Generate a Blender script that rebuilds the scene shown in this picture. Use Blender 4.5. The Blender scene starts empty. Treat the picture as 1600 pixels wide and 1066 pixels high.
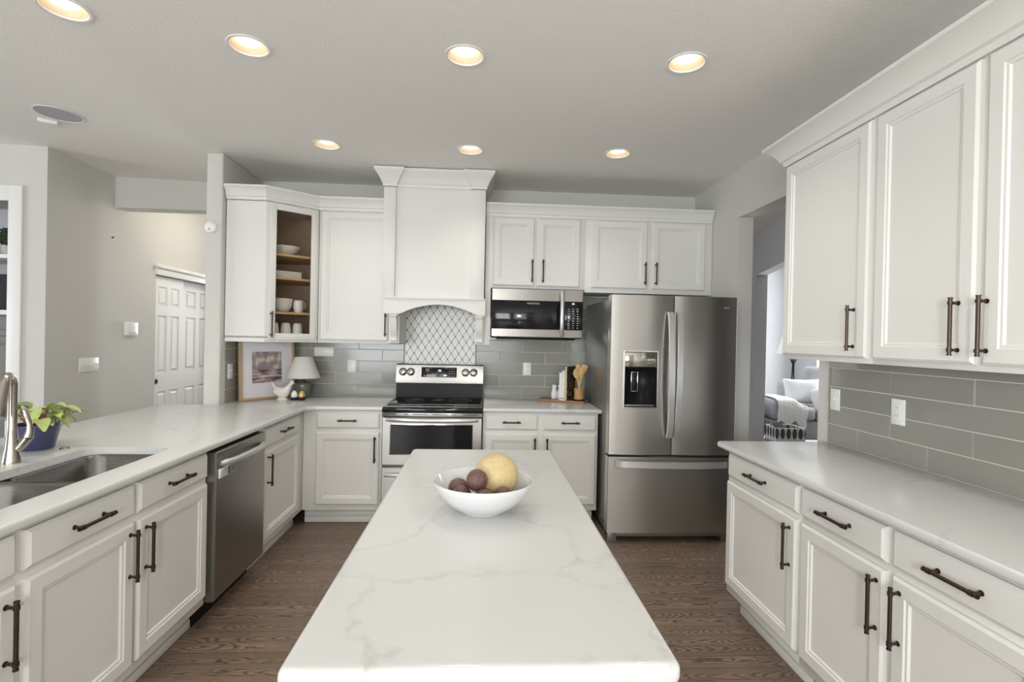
import bpy, bmesh, math, random
from mathutils import Vector, Matrix
S = bpy.context.scene
COL = S.collection
PI = math.pi
random.seed(7)

# ------------------------------------------------------------------ camera, world, light, exposure
CAM_H, F_PX = 1.4596, 803.6
PITCH, ROLL, YAW = -0.0051, 0.0209, 0.0597
cy, sy = math.cos(YAW), math.sin(YAW)
cp, sp = math.cos(PITCH), math.sin(PITCH)
cr, sr = math.cos(ROLL), math.sin(ROLL)
fwd0, rgt0, up0 = Vector((sy, cy, 0)), Vector((cy, -sy, 0)), Vector((0, 0, 1))
fwd = cp*fwd0 + sp*up0
up1 = -sp*fwd0 + cp*up0
rgt = cr*rgt0 + sr*up1
upv = -sr*rgt0 + cr*up1
cam = bpy.data.cameras.new('camera')
cam.sensor_width = 36.0
cam.sensor_fit = 'HORIZONTAL'
cam.lens = 36.0*F_PX/1600.0
cam.clip_start = 0.02
camo = bpy.data.objects.new('camera', cam)
COL.objects.link(camo)
camo.matrix_world = Matrix(((rgt.x, upv.x, -fwd.x, 0), (rgt.y, upv.y, -fwd.y, 0), (rgt.z, upv.z, -fwd.z, CAM_H), (0, 0, 0, 1)))
S.camera = camo
S.view_settings.view_transform = 'Standard'
S.view_settings.look = 'None'
S.view_settings.gamma = 1.0
S.view_settings.use_curve_mapping = False
S.view_settings.exposure = 0.30

W = bpy.data.worlds.new('sky'); S.world = W; W.use_nodes = True
wn = W.node_tree.nodes; wl = W.node_tree.links
wn['Background'].inputs[0].default_value = (0.85, 0.93, 1.0, 1)
wn['Background'].inputs[1].default_value = 1.5

def area(name, loc, rot, sx, sz, power, col=(1, 1, 1)):
    l = bpy.data.lights.new(name, 'AREA'); l.shape = 'RECTANGLE'; l.size = sx; l.size_y = sz
    l.energy = power; l.color = col
    o = bpy.data.objects.new(name, l); COL.objects.link(o); o.location = loc; o.rotation_euler = rot
    return o
DAY = (0.93, 0.97, 1.0)
# daylight at unseen windows, mostly assumed to carry the light (each lamp sits in a window opening, facing into the room)
UPT = math.radians(16)
area('daylight_fill_rear_left', (-2.7, -4.42, 1.5), (PI/2+UPT, 0, -0.48), 2.1, 1.9, 128, DAY)  # turned to the right to brighten that side
area('daylight_rear_right', (0.0, -4.42, 1.55), (PI/2+UPT, 0, -0.1), 1.8, 2.0, 36, DAY)
area('daylight_fill_living', (-7.42, 1.2, 1.5), (PI/2, 0, -PI/2), 2.6, 2.0, 75, DAY)
area('daylight_sitting', (6.42, 6.6, 1.6), (PI/2, 0, PI/2), 2.4, 1.9, 150, DAY)
area('daylight_fill_hall', (-2.75, 9.42, 1.6), (PI/2, 0, PI), 0.95, 1.75, 60, DAY)
CAN_POWER = 21.0

# ------------------------------------------------------------------ helpers
def M(name, col, rough=0.5, metal=0.0, bump=0.0, bscale=200.0, spec=0.5, coat=0.0, emit=None, estr=0.0, vary=0.0):
    m = bpy.data.materials.new(name); m.use_nodes = True
    nt = m.node_tree; b = nt.nodes['Principled BSDF']
    b.inputs['Base Color'].default_value = (*col, 1)
    b.inputs['Roughness'].default_value = rough
    b.inputs['Metallic'].default_value = metal
    b.inputs['Specular IOR Level'].default_value = spec
    b.inputs['Coat Weight'].default_value = coat
    if emit:
        b.inputs['Emission Color'].default_value = (*emit, 1); b.inputs['Emission Strength'].default_value = estr
    if bump > 0 or vary > 0:
        tc = nt.nodes.new('ShaderNodeTexCoord'); nz = nt.nodes.new('ShaderNodeTexNoise')
        nz.inputs['Scale'].default_value = bscale; nz.inputs['Detail'].default_value = 3
        nt.links.new(tc.outputs['Object'], nz.inputs['Vector'])
        if bump > 0:
            bp = nt.nodes.new('ShaderNodeBump'); bp.inputs['Strength'].default_value = bump; bp.inputs['Distance'].default_value = 0.01
            nt.links.new(nz.outputs['Fac'], bp.inputs['Height']); nt.links.new(bp.outputs['Normal'], b.inputs['Normal'])
        if vary > 0:
            mx = nt.nodes.new('ShaderNodeMix'); mx.data_type = 'RGBA'
            mx.inputs[6].default_value = (*[c*(1-vary) for c in col], 1); mx.inputs[7].default_value = (*[min(1, c*(1+vary)) for c in col], 1)
            nt.links.new(nz.outputs['Fac'], mx.inputs[0]); nt.links.new(mx.outputs[2], b.inputs['Base Color'])
    return m

class NT:
    def __init__(s, m): s.t = m.node_tree; s.b = s.t.nodes['Principled BSDF']
    def n(s, typ, **kw):
        x = s.t.nodes.new(typ)
        for k, v in kw.items(): setattr(x, k, v)
        return x
    def l(s, a, b): s.t.links.new(a, b)
    def math(s, op, a, b=None):
        x = s.n('ShaderNodeMath', operation=op)
        for i, v in enumerate((a, b)):
            if v is None: continue
            if isinstance(v, (int, float)): x.inputs[i].default_value = v
            else: s.l(v, x.inputs[i])
        return x.outputs[0]
    def mix(s, f, a, b):
        x = s.n('ShaderNodeMix', data_type='RGBA')
        for i, v in ((0, f), (6, a), (7, b)):
            if isinstance(v, tuple): x.inputs[i].default_value = (*v, 1)
            elif isinstance(v, (int, float)): x.inputs[i].default_value = v
            else: s.l(v, x.inputs[i])
        return x.outputs[2]
    def ramp(s, f, stops):
        x = s.n('ShaderNodeValToRGB'); e = x.color_ramp.elements
        while len(e) < len(stops): e.new(0.5)
        for i, (p, c) in enumerate(stops):
            e[i].position = p; e[i].color = (*c, 1) if len(c) == 3 else c
        s.l(f, x.inputs[0]); return x.outputs[0]

class MB:
    def __init__(s): s.bm = bmesh.new()
    def _f(s, vs, mi):
        try:
            f = s.bm.faces.new(vs); f.material_index = mi; return f
        except ValueError: return None
    def box(s, x0, x1, y0, y1, z0, z1, bev=0.0, mi=0, seg=2):
        vs = [s.bm.verts.new((x, y, z)) for x in (x0, x1) for y in (y0, y1) for z in (z0, z1)]
        fs = [s._f([vs[i] for i in q], mi) for q in ((0, 1, 3, 2), (4, 6, 7, 5), (0, 4, 5, 1), (2, 3, 7, 6), (0, 2, 6, 4), (1, 5, 7, 3))]
        if bev > 0:
            es = list({e for f in fs for e in f.edges})
            r = bmesh.ops.bevel(s.bm, geom=es, offset=bev, segments=seg, affect='EDGES', profile=0.5)
            for f in r['faces']: f.material_index = mi
        return s
    def ring(s, pts): return [s.bm.verts.new(p) for p in pts]
    def bridge(s, a, b, mi=0, closed=True):
        n = len(a)
        for i in range(n if closed else n-1):
            j = (i+1) % n; s._f([a[i], a[j], b[j], b[i]], mi)
    def cyl(s, p0, p1, r0, r1=None, n=16, mi=0, cap=True):
        r1 = r0 if r1 is None else r1
        p0, p1 = Vector(p0), Vector(p1); d = (p1-p0).normalized()
        a = d.orthogonal().normalized(); b = d.cross(a)
        A = s.ring([p0+(a*math.cos(t)+b*math.sin(t))*r0 for t in [2*PI*i/n for i in range(n)]])
        B = s.ring([p1+(a*math.cos(t)+b*math.sin(t))*r1 for t in [2*PI*i/n for i in range(n)]])
        s.bridge(A, B, mi)
        if cap: s._f(A[::-1], mi); s._f(B, mi)
        return s
    def lathe(s, prof, c=(0, 0, 0), n=32, mi=0, sx=1, sy=1, ax='z'):
        prev = None
        for r, z in prof:
            if ax == 'z': P = [(c[0]+sx*r*math.cos(t), c[1]+sy*r*math.sin(t), c[2]+z) for t in [2*PI*i/n for i in range(n)]]; q = (c[0], c[1], c[2]+z)
            else: P = [(c[0]+r*math.cos(t), c[1]+z, c[2]+r*math.sin(t)) for t in [2*PI*i/n for i in range(n)]]; q = (c[0], c[1]+z, c[2])
            cur = [s.bm.verts.new(q)] if r < 1e-6 else s.ring(P)
            if prev:
                if len(prev) == 1 and len(cur) > 1:
                    for i in range(n): s._f([prev[0], cur[i], cur[(i+1) % n]], mi)
                elif len(cur) == 1 and len(prev) > 1:
                    for i in range(n): s._f([prev[i], prev[(i+1) % n], cur[0]], mi)
                elif len(cur) > 1: s.bridge(prev, cur, mi)
            prev = cur
        return s
    def tube(s, pts, rad, n=12, mi=0, flat=1.0):
        pts = [Vector(p) for p in pts]; m = len(pts)
        rad = [rad]*m if isinstance(rad, (int, float)) else rad
        t0 = (pts[1]-pts[0]).normalized(); a = t0.orthogonal().normalized(); prev = None
        for i, p in enumerate(pts):
            t = (pts[min(i+1, m-1)]-pts[max(i-1, 0)]).normalized()
            a = (a-t*a.dot(t)).normalized(); b = t.cross(a)
            cur = s.ring([p+(a*math.cos(k)+b*math.sin(k)*flat)*rad[i] for k in [2*PI*j/n for j in range(n)]])
            if prev: s.bridge(prev, cur, mi)
            else: s._f(cur[::-1], mi)
            prev = cur
        s._f(prev, mi); return s
    def rectloft(s, x0, x1, z0, z1, rings, mi=0, y=0.0, back=True):
        prev = None
        for ins, out in rings:
            cur = s.ring([(x0+ins, y-out, z0+ins), (x1-ins, y-out, z0+ins), (x1-ins, y-out, z1-ins), (x0+ins, y-out, z1-ins)])
            if prev: s.bridge(prev, cur, mi)
            elif back: s._f(cur[::-1], mi)
            prev = cur
        s._f(prev, mi); return s
    def prism(s, poly, axis, a0, a1, mi=0):
        def P(u, v, w): return {'x': (w, u, v), 'y': (u, w, v), 'z': (u, v, w)}[axis]
        A = s.ring([P(u, v, a0) for u, v in poly]); B = s.ring([P(u, v, a1) for u, v in poly])
        s.bridge(A, B, mi); s._f(A[::-1], mi); s._f(B, mi); return s
    def sphere(s, c, r, n=20, m=12, mi=0, sc=(1, 1, 1)):
        prof = [(r*math.sin(PI*i/m), -r*math.cos(PI*i/m)*sc[2]) for i in range(m+1)]
        prof[0] = (0, prof[0][1]); prof[-1] = (0, prof[-1][1])
        return s.lathe(prof, c, n, mi, sc[0], sc[1])
    def strip(s, prof, path, mi=0, cap=True):
        """prof: (out, z) points; path: (x, y) polyline with the outside on its right hand; mitred sweep."""
        P = [Vector((p[0], p[1])) for p in path]; rings = []
        for i, p in enumerate(P):
            d0 = (P[i]-P[i-1]).normalized() if i > 0 else None
            d1 = (P[i+1]-P[i]).normalized() if i < len(P)-1 else None
            if d0 is None: d0 = d1
            if d1 is None: d1 = d0
            n0, n1 = Vector((d0.y, -d0.x)), Vector((d1.y, -d1.x))
            nn = (n0+n1).normalized(); k = 1/max(0.2, nn.dot(n0))
            rings.append(s.ring([(p.x+nn.x*k*o, p.y+nn.y*k*o, z) for o, z in prof]))
        for a, b in zip(rings, rings[1:]): s.bridge(a, b, mi)
        if cap: s._f(rings[0][::-1], mi); s._f(rings[-1], mi)
        return s
    def slab(s, poly, holes, z0, z1, r=0.011, mi=0, seg=4):
        """worktop: plan outline (counter-clockwise) with a rounded edge and straight-sided holes."""
        n = len(poly); P = [Vector((p[0], p[1])) for p in poly]; nrm = []
        for i in range(n):
            d0 = (P[i]-P[i-1]).normalized(); d1 = (P[(i+1) % n]-P[i]).normalized()
            n0, n1 = Vector((-d0.y, d0.x)), Vector((-d1.y, d1.x)); q = (n0+n1).normalized()
            nrm.append(q/max(0.3, q.dot(n0)))
        prof = [(r*(1-math.sin(k*PI/2/seg)), z0+r*(1-math.cos(k*PI/2/seg))) for k in range(seg+1)]
        prof += [(r*(1-math.cos(k*PI/2/seg)), z1-r*(1-math.sin(k*PI/2/seg))) for k in range(seg+1)]
        rings = [s.ring([(P[i].x+nrm[i].x*o, P[i].y+nrm[i].y*o, z) for i in range(n)]) for o, z in prof]
        for a, b in zip(rings, rings[1:]): s.bridge(a, b, mi)
        ht = [s.ring([(x, y, z1) for x, y in h]) for h in holes]; hb = [s.ring([(x, y, z0) for x, y in h]) for h in holes]
        for a, b in zip(ht, hb): s.bridge(a, b, mi)
        for base, hs in ((rings[-1], ht), (rings[0], hb)):
            es = []
            for lp in [base]+hs:
                for i in range(len(lp)):
                    e = s.bm.edges.get((lp[i], lp[(i+1) % len(lp)])) or s.bm.edges.new((lp[i], lp[(i+1) % len(lp)]))
                    es.append(e)
            r_ = bmesh.ops.triangle_fill(s.bm, use_beauty=True, use_dissolve=False, edges=es)
            for g in r_['geom']:
                if isinstance(g, bmesh.types.BMFace): g.material_index = mi
        return s
    def xf(s, mat): bmesh.ops.transform(s.bm, matrix=mat, verts=s.bm.verts); return s
    def obj(s, name, mats, parent=None, ang=38, loc=None, fix=True):
        if fix: bmesh.ops.recalc_face_normals(s.bm, faces=s.bm.faces)
        lim = math.radians(ang)
        for f in s.bm.faces: f.smooth = True
        for e in s.bm.edges:
            if len(e.link_faces) != 2 or e.calc_face_angle(0) > lim: e.smooth = False
        me = bpy.data.meshes.new(name); s.bm.to_mesh(me); s.bm.free()
        for m in (mats if isinstance(mats, (list, tuple)) else [mats]): me.materials.append(m)
        o = bpy.data.objects.new(name, me); COL.objects.link(o)
        if parent: o.parent = parent
        if loc: o.location = loc
        return o

def tag(o, label=None, cat=None, group=None, kind=None):
    for k, v in (('label', label), ('category', cat), ('group', group), ('kind', kind)):
        if v: o[k] = v
    return o
def thing(name, label, cat, loc=(0, 0, 0), rz=0.0, group=None):
    o = bpy.data.objects.new(name, None); COL.objects.link(o); o.location = loc; o.rotation_euler = (0, 0, rz)
    o.empty_display_size = 0.05
    return tag(o, label, cat, group)
def struct(mb, name, mats, **k):
    return tag(mb.obj(name, mats, **k), kind='structure')
def rrect(x0, x1, y0, y1, r, n=6):
    out = []
    for cx, cy_, a0 in ((x1-r, y0+r, -PI/2), (x1-r, y1-r, 0), (x0+r, y1-r, PI/2), (x0+r, y0+r, PI)):
        for k in range(n+1):
            t = a0+PI/2*k/n; out.append((cx+r*math.cos(t), cy_+r*math.sin(t)))
    return out
def text_mesh(name, body, size, mat, parent, loc, rot=(PI/2, 0, 0), depth=0.0006, align='CENTER'):
    cu = bpy.data.curves.new(name, 'FONT'); cu.body = body; cu.size = size; cu.extrude = depth; cu.align_x = align; cu.align_y = 'CENTER'
    t = bpy.data.objects.new(name+'_src', cu); COL.objects.link(t)
    bpy.context.view_layer.update()
    me = bpy.data.meshes.new_from_object(t.evaluated_get(bpy.context.evaluated_depsgraph_get()))
    bpy.data.objects.remove(t); bpy.data.curves.remove(cu)
    me.materials.clear(); me.materials.append(mat); me.name = name
    o = bpy.data.objects.new(name, me); COL.objects.link(o); o.parent = parent; o.location = loc; o.rotation_euler = rot
    return o

# ------------------------------------------------------------------ materials
white = M('cabinet_paint', (0.73, 0.72, 0.69), 0.42, bump=0.02, bscale=90, vary=0.012)
white_trim = M('trim_paint', (0.82, 0.82, 0.81), 0.4, bump=0.015, bscale=60)
wallm = M('wall_paint', (0.62, 0.61, 0.575), 0.85, bump=0.10, bscale=160)
wall_in = M('sitting_room_paint', (0.50, 0.50, 0.51), 0.85, bump=0.08, bscale=160)
wall_dk = M('hall_grey_paint', (0.52, 0.525, 0.55), 0.85, bump=0.08, bscale=160)
ceilm = M('ceiling_paint', (0.88, 0.87, 0.835), 0.9, bump=0.22, bscale=95)
bronze = M('oil_rubbed_bronze', (0.075, 0.052, 0.042), 0.36, 0.85, bump=0.05, bscale=120, vary=0.2)
black_gl = M('black_glass', (0.010, 0.010, 0.012), 0.08, spec=0.35, bump=0.002, bscale=5)
black_pl = M('black_plastic', (0.012, 0.012, 0.013), 0.3, spec=0.1, bump=0.02, bscale=300)
dark_gap = M('dark_gap', (0.02, 0.02, 0.02), 0.8, vary=0.1, bscale=20)
chrome = M('chrome', (0.72, 0.70, 0.67), 0.12, 1.0, bump=0.004, bscale=30)
nickel = M('brushed_nickel', (0.40, 0.365, 0.32), 0.27, 1.0, bump=0.01, bscale=150)
bowl_m = M('bowl_ceramic', (0.64, 0.655, 0.66), 0.18, spec=0.6, vary=0.01, bscale=30)
ceramic = M('white_ceramic', (0.82, 0.82, 0.81), 0.16, spec=0.6, vary=0.01, bscale=30)
plate_m = M('outlet_plastic', (0.86, 0.86, 0.84), 0.3, vary=0.01, bscale=60)
wood_lt = M('light_shelf_wood', (0.62, 0.42, 0.22), 0.5, vary=0.1, bscale=25)
glyph = M('display_glyph', (0.8, 0.82, 0.78), 0.5, emit=(0.85, 0.95, 0.88), estr=1.2, vary=0.01)
glyph2 = M('printed_glyph', (0.55, 0.55, 0.53), 0.5, vary=0.02)
gold = M('gold_lacquer', (0.72, 0.48, 0.18), 0.35, 0.5, vary=0.08, bscale=40)

def steel(name, col, rough, axis, an=0.6):
    m = M(name, col, rough, 1.0); k = NT(m)
    tc = k.n('ShaderNodeTexCoord'); mp = k.n('ShaderNodeMapping')
    mp.inputs['Scale'].default_value = {'h': (2, 2, 900), 'v': (900, 900, 2)}[axis]
    nz = k.n('ShaderNodeTexNoise'); nz.inputs['Scale'].default_value = 1.0; nz.inputs['Detail'].default_value = 2
    k.l(tc.outputs['Object'], mp.inputs[0]); k.l(mp.outputs[0], nz.inputs['Vector'])
    r = k.math('MULTIPLY_ADD', nz.outputs['Fac'], 0.10); r.node.inputs[2].default_value = rough-0.05
    k.l(r, k.b.inputs['Roughness'])
    bp = k.n('ShaderNodeBump'); bp.inputs['Strength'].default_value = 0.03; bp.inputs['Distance'].default_value = 0.002
    k.l(nz.outputs['Fac'], bp.inputs['Height']); k.l(bp.outputs[0], k.b.inputs['Normal'])
    tg = k.n('ShaderNodeTangent', direction_type='RADIAL', axis='Z'); k.l(tg.outputs[0], k.b.inputs['Tangent'])
    k.b.inputs['Anisotropic'].default_value = an
    k.b.inputs['Anisotropic Rotation'].default_value = 0.25 if axis == 'h' else 0.0
    return m
steel_h = steel('brushed_steel', (0.37, 0.352, 0.33), 0.34, 'h', 0.8)
steel_f = steel('fridge_steel', (0.60, 0.585, 0.56), 0.36, 'h', 0.8)
steel_d = steel('dishwasher_steel', (0.31, 0.295, 0.27), 0.32, 'h')
steel_g = M('grey_fridge_side', (0.26, 0.255, 0.245), 0.30, 0.6, bump=0.02, bscale=250)
steel_s = steel('sink_steel', (0.22, 0.213, 0.205), 0.27, 'h', 0.2)

def mk_quartz():
    m = M('white_quartz', (0.80, 0.80, 0.785), 0.2, spec=0.5); k = NT(m)
    tc = k.n('ShaderNodeTexCoord'); nz = k.n('ShaderNodeTexNoise'); nz.inputs['Scale'].default_value = 2.6; nz.inputs['Detail'].default_value = 7; nz.inputs['Roughness'].default_value = 0.62
    k.l(tc.outputs['Object'], nz.inputs['Vector'])
    ad = k.n('ShaderNodeVectorMath', operation='MULTIPLY_ADD'); k.l(nz.outputs['Color'], ad.inputs[0]); ad.inputs[1].default_value = (0.42, 0.42, 0.42); k.l(tc.outputs['Object'], ad.inputs[2])
    vo = k.n('ShaderNodeTexVoronoi', feature='DISTANCE_TO_EDGE'); vo.inputs['Scale'].default_value = 2.1; k.l(ad.outputs[0], vo.inputs['Vector'])
    line = k.ramp(vo.outputs['Distance'], [(0.0, (1, 1, 1)), (0.012, (0.55, 0.55, 0.55)), (0.035, (0, 0, 0))])
    n2 = k.n('ShaderNodeTexNoise'); n2.inputs['Scale'].default_value = 1.7; n2.inputs['Detail'].default_value = 2; k.l(tc.outputs['Object'], n2.inputs['Vector'])
    gate = k.ramp(n2.outputs['Fac'], [(0.44, (0, 0, 0)), (0.62, (1, 1, 1))])
    n3 = k.n('ShaderNodeTexNoise'); n3.inputs['Scale'].default_value = 24; n3.inputs['Detail'].default_value = 4; k.l(tc.outputs['Object'], n3.inputs['Vector'])
    g3 = k.ramp(n3.outputs['Fac'], [(0.35, (0.15, 0.15, 0.15)), (0.65, (1, 1, 1))])
    f = k.math('MULTIPLY', k.math('MULTIPLY', line, gate), g3)
    f = k.math('MULTIPLY', f, 0.62)
    base = k.mix(n2.outputs['Fac'], (0.62, 0.622, 0.618), (0.595, 0.592, 0.578))
    k.l(k.mix(f, base, (0.38, 0.37, 0.35)), k.b.inputs['Base Color'])
    return m
quartz = mk_quartz()

def mk_floor():
    m = M('oak_floor', (0.12, 0.08, 0.06), 0.36); k = NT(m)
    tc = k.n('ShaderNodeTexCoord')
    br = k.n('ShaderNodeTexBrick', offset=0.37, offset_frequency=2, squash=1.0)
    br.inputs['Scale'].default_value = 1.0; br.inputs['Brick Width'].default_value = 1.3; br.inputs['Row Height'].default_value = 0.083
    br.inputs['Mortar Size'].default_value = 0.0011; br.inputs['Color1'].default_value = (0, 0, 0, 1); br.inputs['Color2'].default_value = (1, 1, 1, 1)
    br.inputs['Mortar'].default_value = (0.5, 0.5, 0.5, 1); k.l(tc.outputs['Object'], br.inputs['Vector'])
    sep = k.n('ShaderNodeSeparateXYZ'); k.l(tc.outputs['Object'], sep.inputs[0])
    rnd = br.outputs['Color']
    cx = k.n('ShaderNodeCombineXYZ')
    k.l(k.math('ADD', k.math('MULTIPLY', sep.outputs[0], 1.0), k.math('MULTIPLY', rnd, 37.0)), cx.inputs[0])
    k.l(k.math('MULTIPLY', sep.outputs[1], 1.0), cx.inputs[1]); k.l(k.math('MULTIPLY', rnd, 11.0), cx.inputs[2])
    mp = k.n('ShaderNodeMapping'); mp.inputs['Scale'].default_value = (5.0, 16.0, 1); k.l(cx.outputs[0], mp.inputs[0])
    n1 = k.n('ShaderNodeTexNoise'); n1.inputs['Scale'].default_value = 1.0; n1.inputs['Detail'].default_value = 2.0; k.l(mp.outputs[0], n1.inputs['Vector'])
    r2 = k.math('FRACT', k.math('MULTIPLY', rnd, 7.31)); r3 = k.math('FRACT', k.math('MULTIPLY', rnd, 23.7))
    v = k.math('SUBTRACT', k.math('FRACT', k.math('DIVIDE', sep.outputs[1], 0.083)), k.math('ADD', 0.25, k.math('MULTIPLY', r2, 0.5)))
    stretch = k.math('MULTIPLY', k.math('SUBTRACT', r3, 0.5), 44.0)      # arch spacing and direction differ from plank to plank
    fgr = k.math('ADD', k.math('MULTIPLY', sep.outputs[0], stretch), k.math('ADD', k.math('MULTIPLY', k.math('MULTIPLY', v, v), 15.0), k.math('MULTIPLY', n1.outputs['Fac'], 5.5)))
    rings = k.math('FRACT', fgr)
    rr = k.ramp(rings, [(0.0, (0.05, 0.05, 0.05)), (0.22, (0.55, 0.55, 0.55)), (0.45, (1, 1, 1)), (0.80, (0.95, 0.95, 0.95)), (1.0, (0.05, 0.05, 0.05))])
    mp2 = k.n('ShaderNodeMapping'); mp2.inputs['Scale'].default_value = (6, 170, 1); k.l(cx.outputs[0], mp2.inputs[0])
    n2 = k.n('ShaderNodeTexNoise'); n2.inputs['Scale'].default_value = 1.0; n2.inputs['Detail'].default_value = 3; k.l(mp2.outputs[0], n2.inputs['Vector'])
    g2 = k.ramp(n2.outputs['Fac'], [(0.30, (0.6, 0.6, 0.6)), (0.6, (1, 1, 1))])
    tone = k.mix(rnd, (0.215, 0.148, 0.102), (0.30, 0.205, 0.142))
    c = k.mix(k.math('MULTIPLY', rr, g2), (0.062, 0.047, 0.039), tone)
    c = k.mix(br.outputs['Fac'], c, (0.035, 0.026, 0.02))
    k.l(c, k.b.inputs['Base Color'])
    bp = k.n('ShaderNodeBump'); bp.inputs['Strength'].default_value = 0.10; bp.inputs['Distance'].default_value = 0.004
    k.l(k.math('SUBTRACT', k.math('MULTIPLY', g2, 0.3), br.outputs['Fac']), bp.inputs['Height']); k.l(bp.outputs[0], k.b.inputs['Normal'])
    return m
oak = mk_floor()

def mk_tile():
    m = M('grey_glass_tile', (0.235, 0.238, 0.215), 0.13, spec=0.4); k = NT(m)
    g = k.n('ShaderNodeNewGeometry')
    c = k.mix(g.outputs['Random Per Island'], (0.275, 0.273, 0.248), (0.32, 0.316, 0.288))
    tc = k.n('ShaderNodeTexCoord'); nz = k.n('ShaderNodeTexNoise'); nz.inputs['Scale'].default_value = 3.0; k.l(tc.outputs['Object'], nz.inputs['Vector'])
    c2 = k.mix(nz.outputs['Fac'], c, (0.305, 0.302, 0.268))
    k.l(c2, k.b.inputs['Base Color'])
    bp = k.n('ShaderNodeBump'); bp.inputs['Strength'].default_value = 0.05; bp.inputs['Distance'].default_value = 0.01
    k.l(nz.outputs['Fac'], bp.inputs['Height']); k.l(bp.outputs[0], k.b.inputs['Normal'])
    return m
tile = mk_tile()
grout = M('tile_grout', (0.70, 0.68, 0.60), 0.9, bump=0.1, bscale=200)

# ------------------------------------------------------------------ room shell
CZ = 2.81
XR, XL, YB = 1.965, -1.965, 4.70
CANS = [(-1.778, 2.278), (-1.12, 2.498), (-0.104, 2.481), (0.963, 2.439), (-1.123, 3.736), (-0.106, 3.717), (0.955, 3.668), (-1.12, 1.25), (0.963, 1.21)]  # last two are unseen cans added to brighten the near counters
struct(MB().box(-7.6, 6.6, -4.6, 9.6, -0.05, 0.0), 'floor', oak)

def ceiling():
    b = MB(); loops = []
    outer = [(-2.13, -4.6), (6.6, -4.6), (6.6, 9.6), (-2.13, 9.6)]
    es = []
    lp = b.ring([(x, y, CZ) for x, y in outer]); loops.append(lp)
    for x, y in CANS:
        loops.append(b.ring([(x+0.084*math.cos(t), y+0.084*math.sin(t), CZ) for t in [2*PI*i/32 for i in range(32)]]))
    for lp in loops:
        for i in range(len(lp)): es.append(b.bm.edges.new((lp[i], lp[(i+1) % len(lp)])))
    bmesh.ops.triangle_fill(b.bm, use_beauty=True, edges=es)
    for f in b.bm.faces:
        if f.normal.z > 0: f.normal_flip()
    zl = CZ+0.12
    q = [b.bm.verts.new(p) for p in ((-2.13, -4.6, CZ), (-2.13, 9.6, CZ), (-7.6, 9.6, zl), (-7.6, -4.6, zl))]
    b._f(q, 0)
    # roof deck over the lamp housings
    b.box(-7.6, 6.6, -4.6, 9.6, CZ+0.22, CZ+0.25)
    return struct(b, 'ceiling', ceilm, fix=False)
ceiling()

# kitchen back wall
b = MB(); b.box(-2.07, XR, YB, YB+0.12, 0, CZ); struct(b, 'wall_back', wallm)
# stub wall at the left end of the back counter
b = MB(); b.box(-2.085, XL, 4.0, YB, 0, CZ, bev=0.012, seg=3); struct(b, 'wall_left', wallm)
# right wall with the doorway
b = MB()
b.box(XR, XR+0.115, 3.86, YB+0.12, 0, CZ)
b.box(XR, XR+0.115, 2.88, 3.86, 2.43, CZ)
b.box(XR, XR+0.115, -4.5, 2.88, 0, CZ)
struct(b, 'wall_right', wallm)
# living side wall with closet, bookcase wall, header
b = MB()
b.box(-3.42, -3.3, 4.22, 5.42, 0, CZ+0.06); b.box(-3.42, -3.3, 5.42, 6.68, 2.03, CZ+0.06); b.box(-3.42, -3.3, 6.68, 9.5, 0, CZ+0.06)
struct(b, 'wall_hall', wallm)
b = MB()
b.box(-3.47, -3.3, 4.10, 4.22, 0, CZ+0.06); b.box(-6.0, -3.47, 4.10, 4.22, 2.51, CZ+0.09); b.box(-7.5, -6.0, 4.10, 4.22, 0, CZ+0.12)
struct(b, 'wall_living', wallm)
b = MB(); b.box(-3.3, -2.0, 4.82, 4.98, 2.56, CZ+0.03); struct(b, 'wall_header', wallm)
# outer walls with window openings
def wall_y(name, y0, y1, x0, x1, wins, mat):
    b = MB(); xs = x0
    for (a, c, z0, z1) in wins:
        b.box(xs, a, y0, y1, 0, CZ+0.2); b.box(a, c, y0, y1, 0, z0); b.box(a, c, y0, y1, z1, CZ+0.2); xs = c
    b.box(xs, x1, y0, y1, 0, CZ+0.2); struct(b, name, mat)
def wall_x(name, x0, x1, y0, y1, wins, mat):
    b = MB(); ys = y0
    for (a, c, z0, z1) in wins:
        b.box(x0, x1, ys, a, 0, CZ+0.2); b.box(x0, x1, a, c, 0, z0); b.box(x0, x1, a, c, z1, CZ+0.2); ys = c
    b.box(x0, x1, ys, y1, 0, CZ+0.2); struct(b, name, mat)
wall_y('wall_rear', -4.6, -4.5, -7.6, 6.6, [(-3.9, -1.5, 0.4, 2.6), (-0.95, 0.95, 0.5, 2.6)], wallm)
wall_y('wall_far', 9.5, 9.6, -7.6, 6.6, [(-3.25, -2.25, 0.7, 2.5)], wall_in)
wall_x('wall_outer_left', -7.6, -7.5, -4.6, 9.6, [(-0.1, 2.5, 0.5, 2.5)], wallm)
wall_x('wall_outer_right', 6.5, 6.6, -4.6, 9.6, [(5.4, 7.8, 0.6, 2.5)], wall_in)
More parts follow.
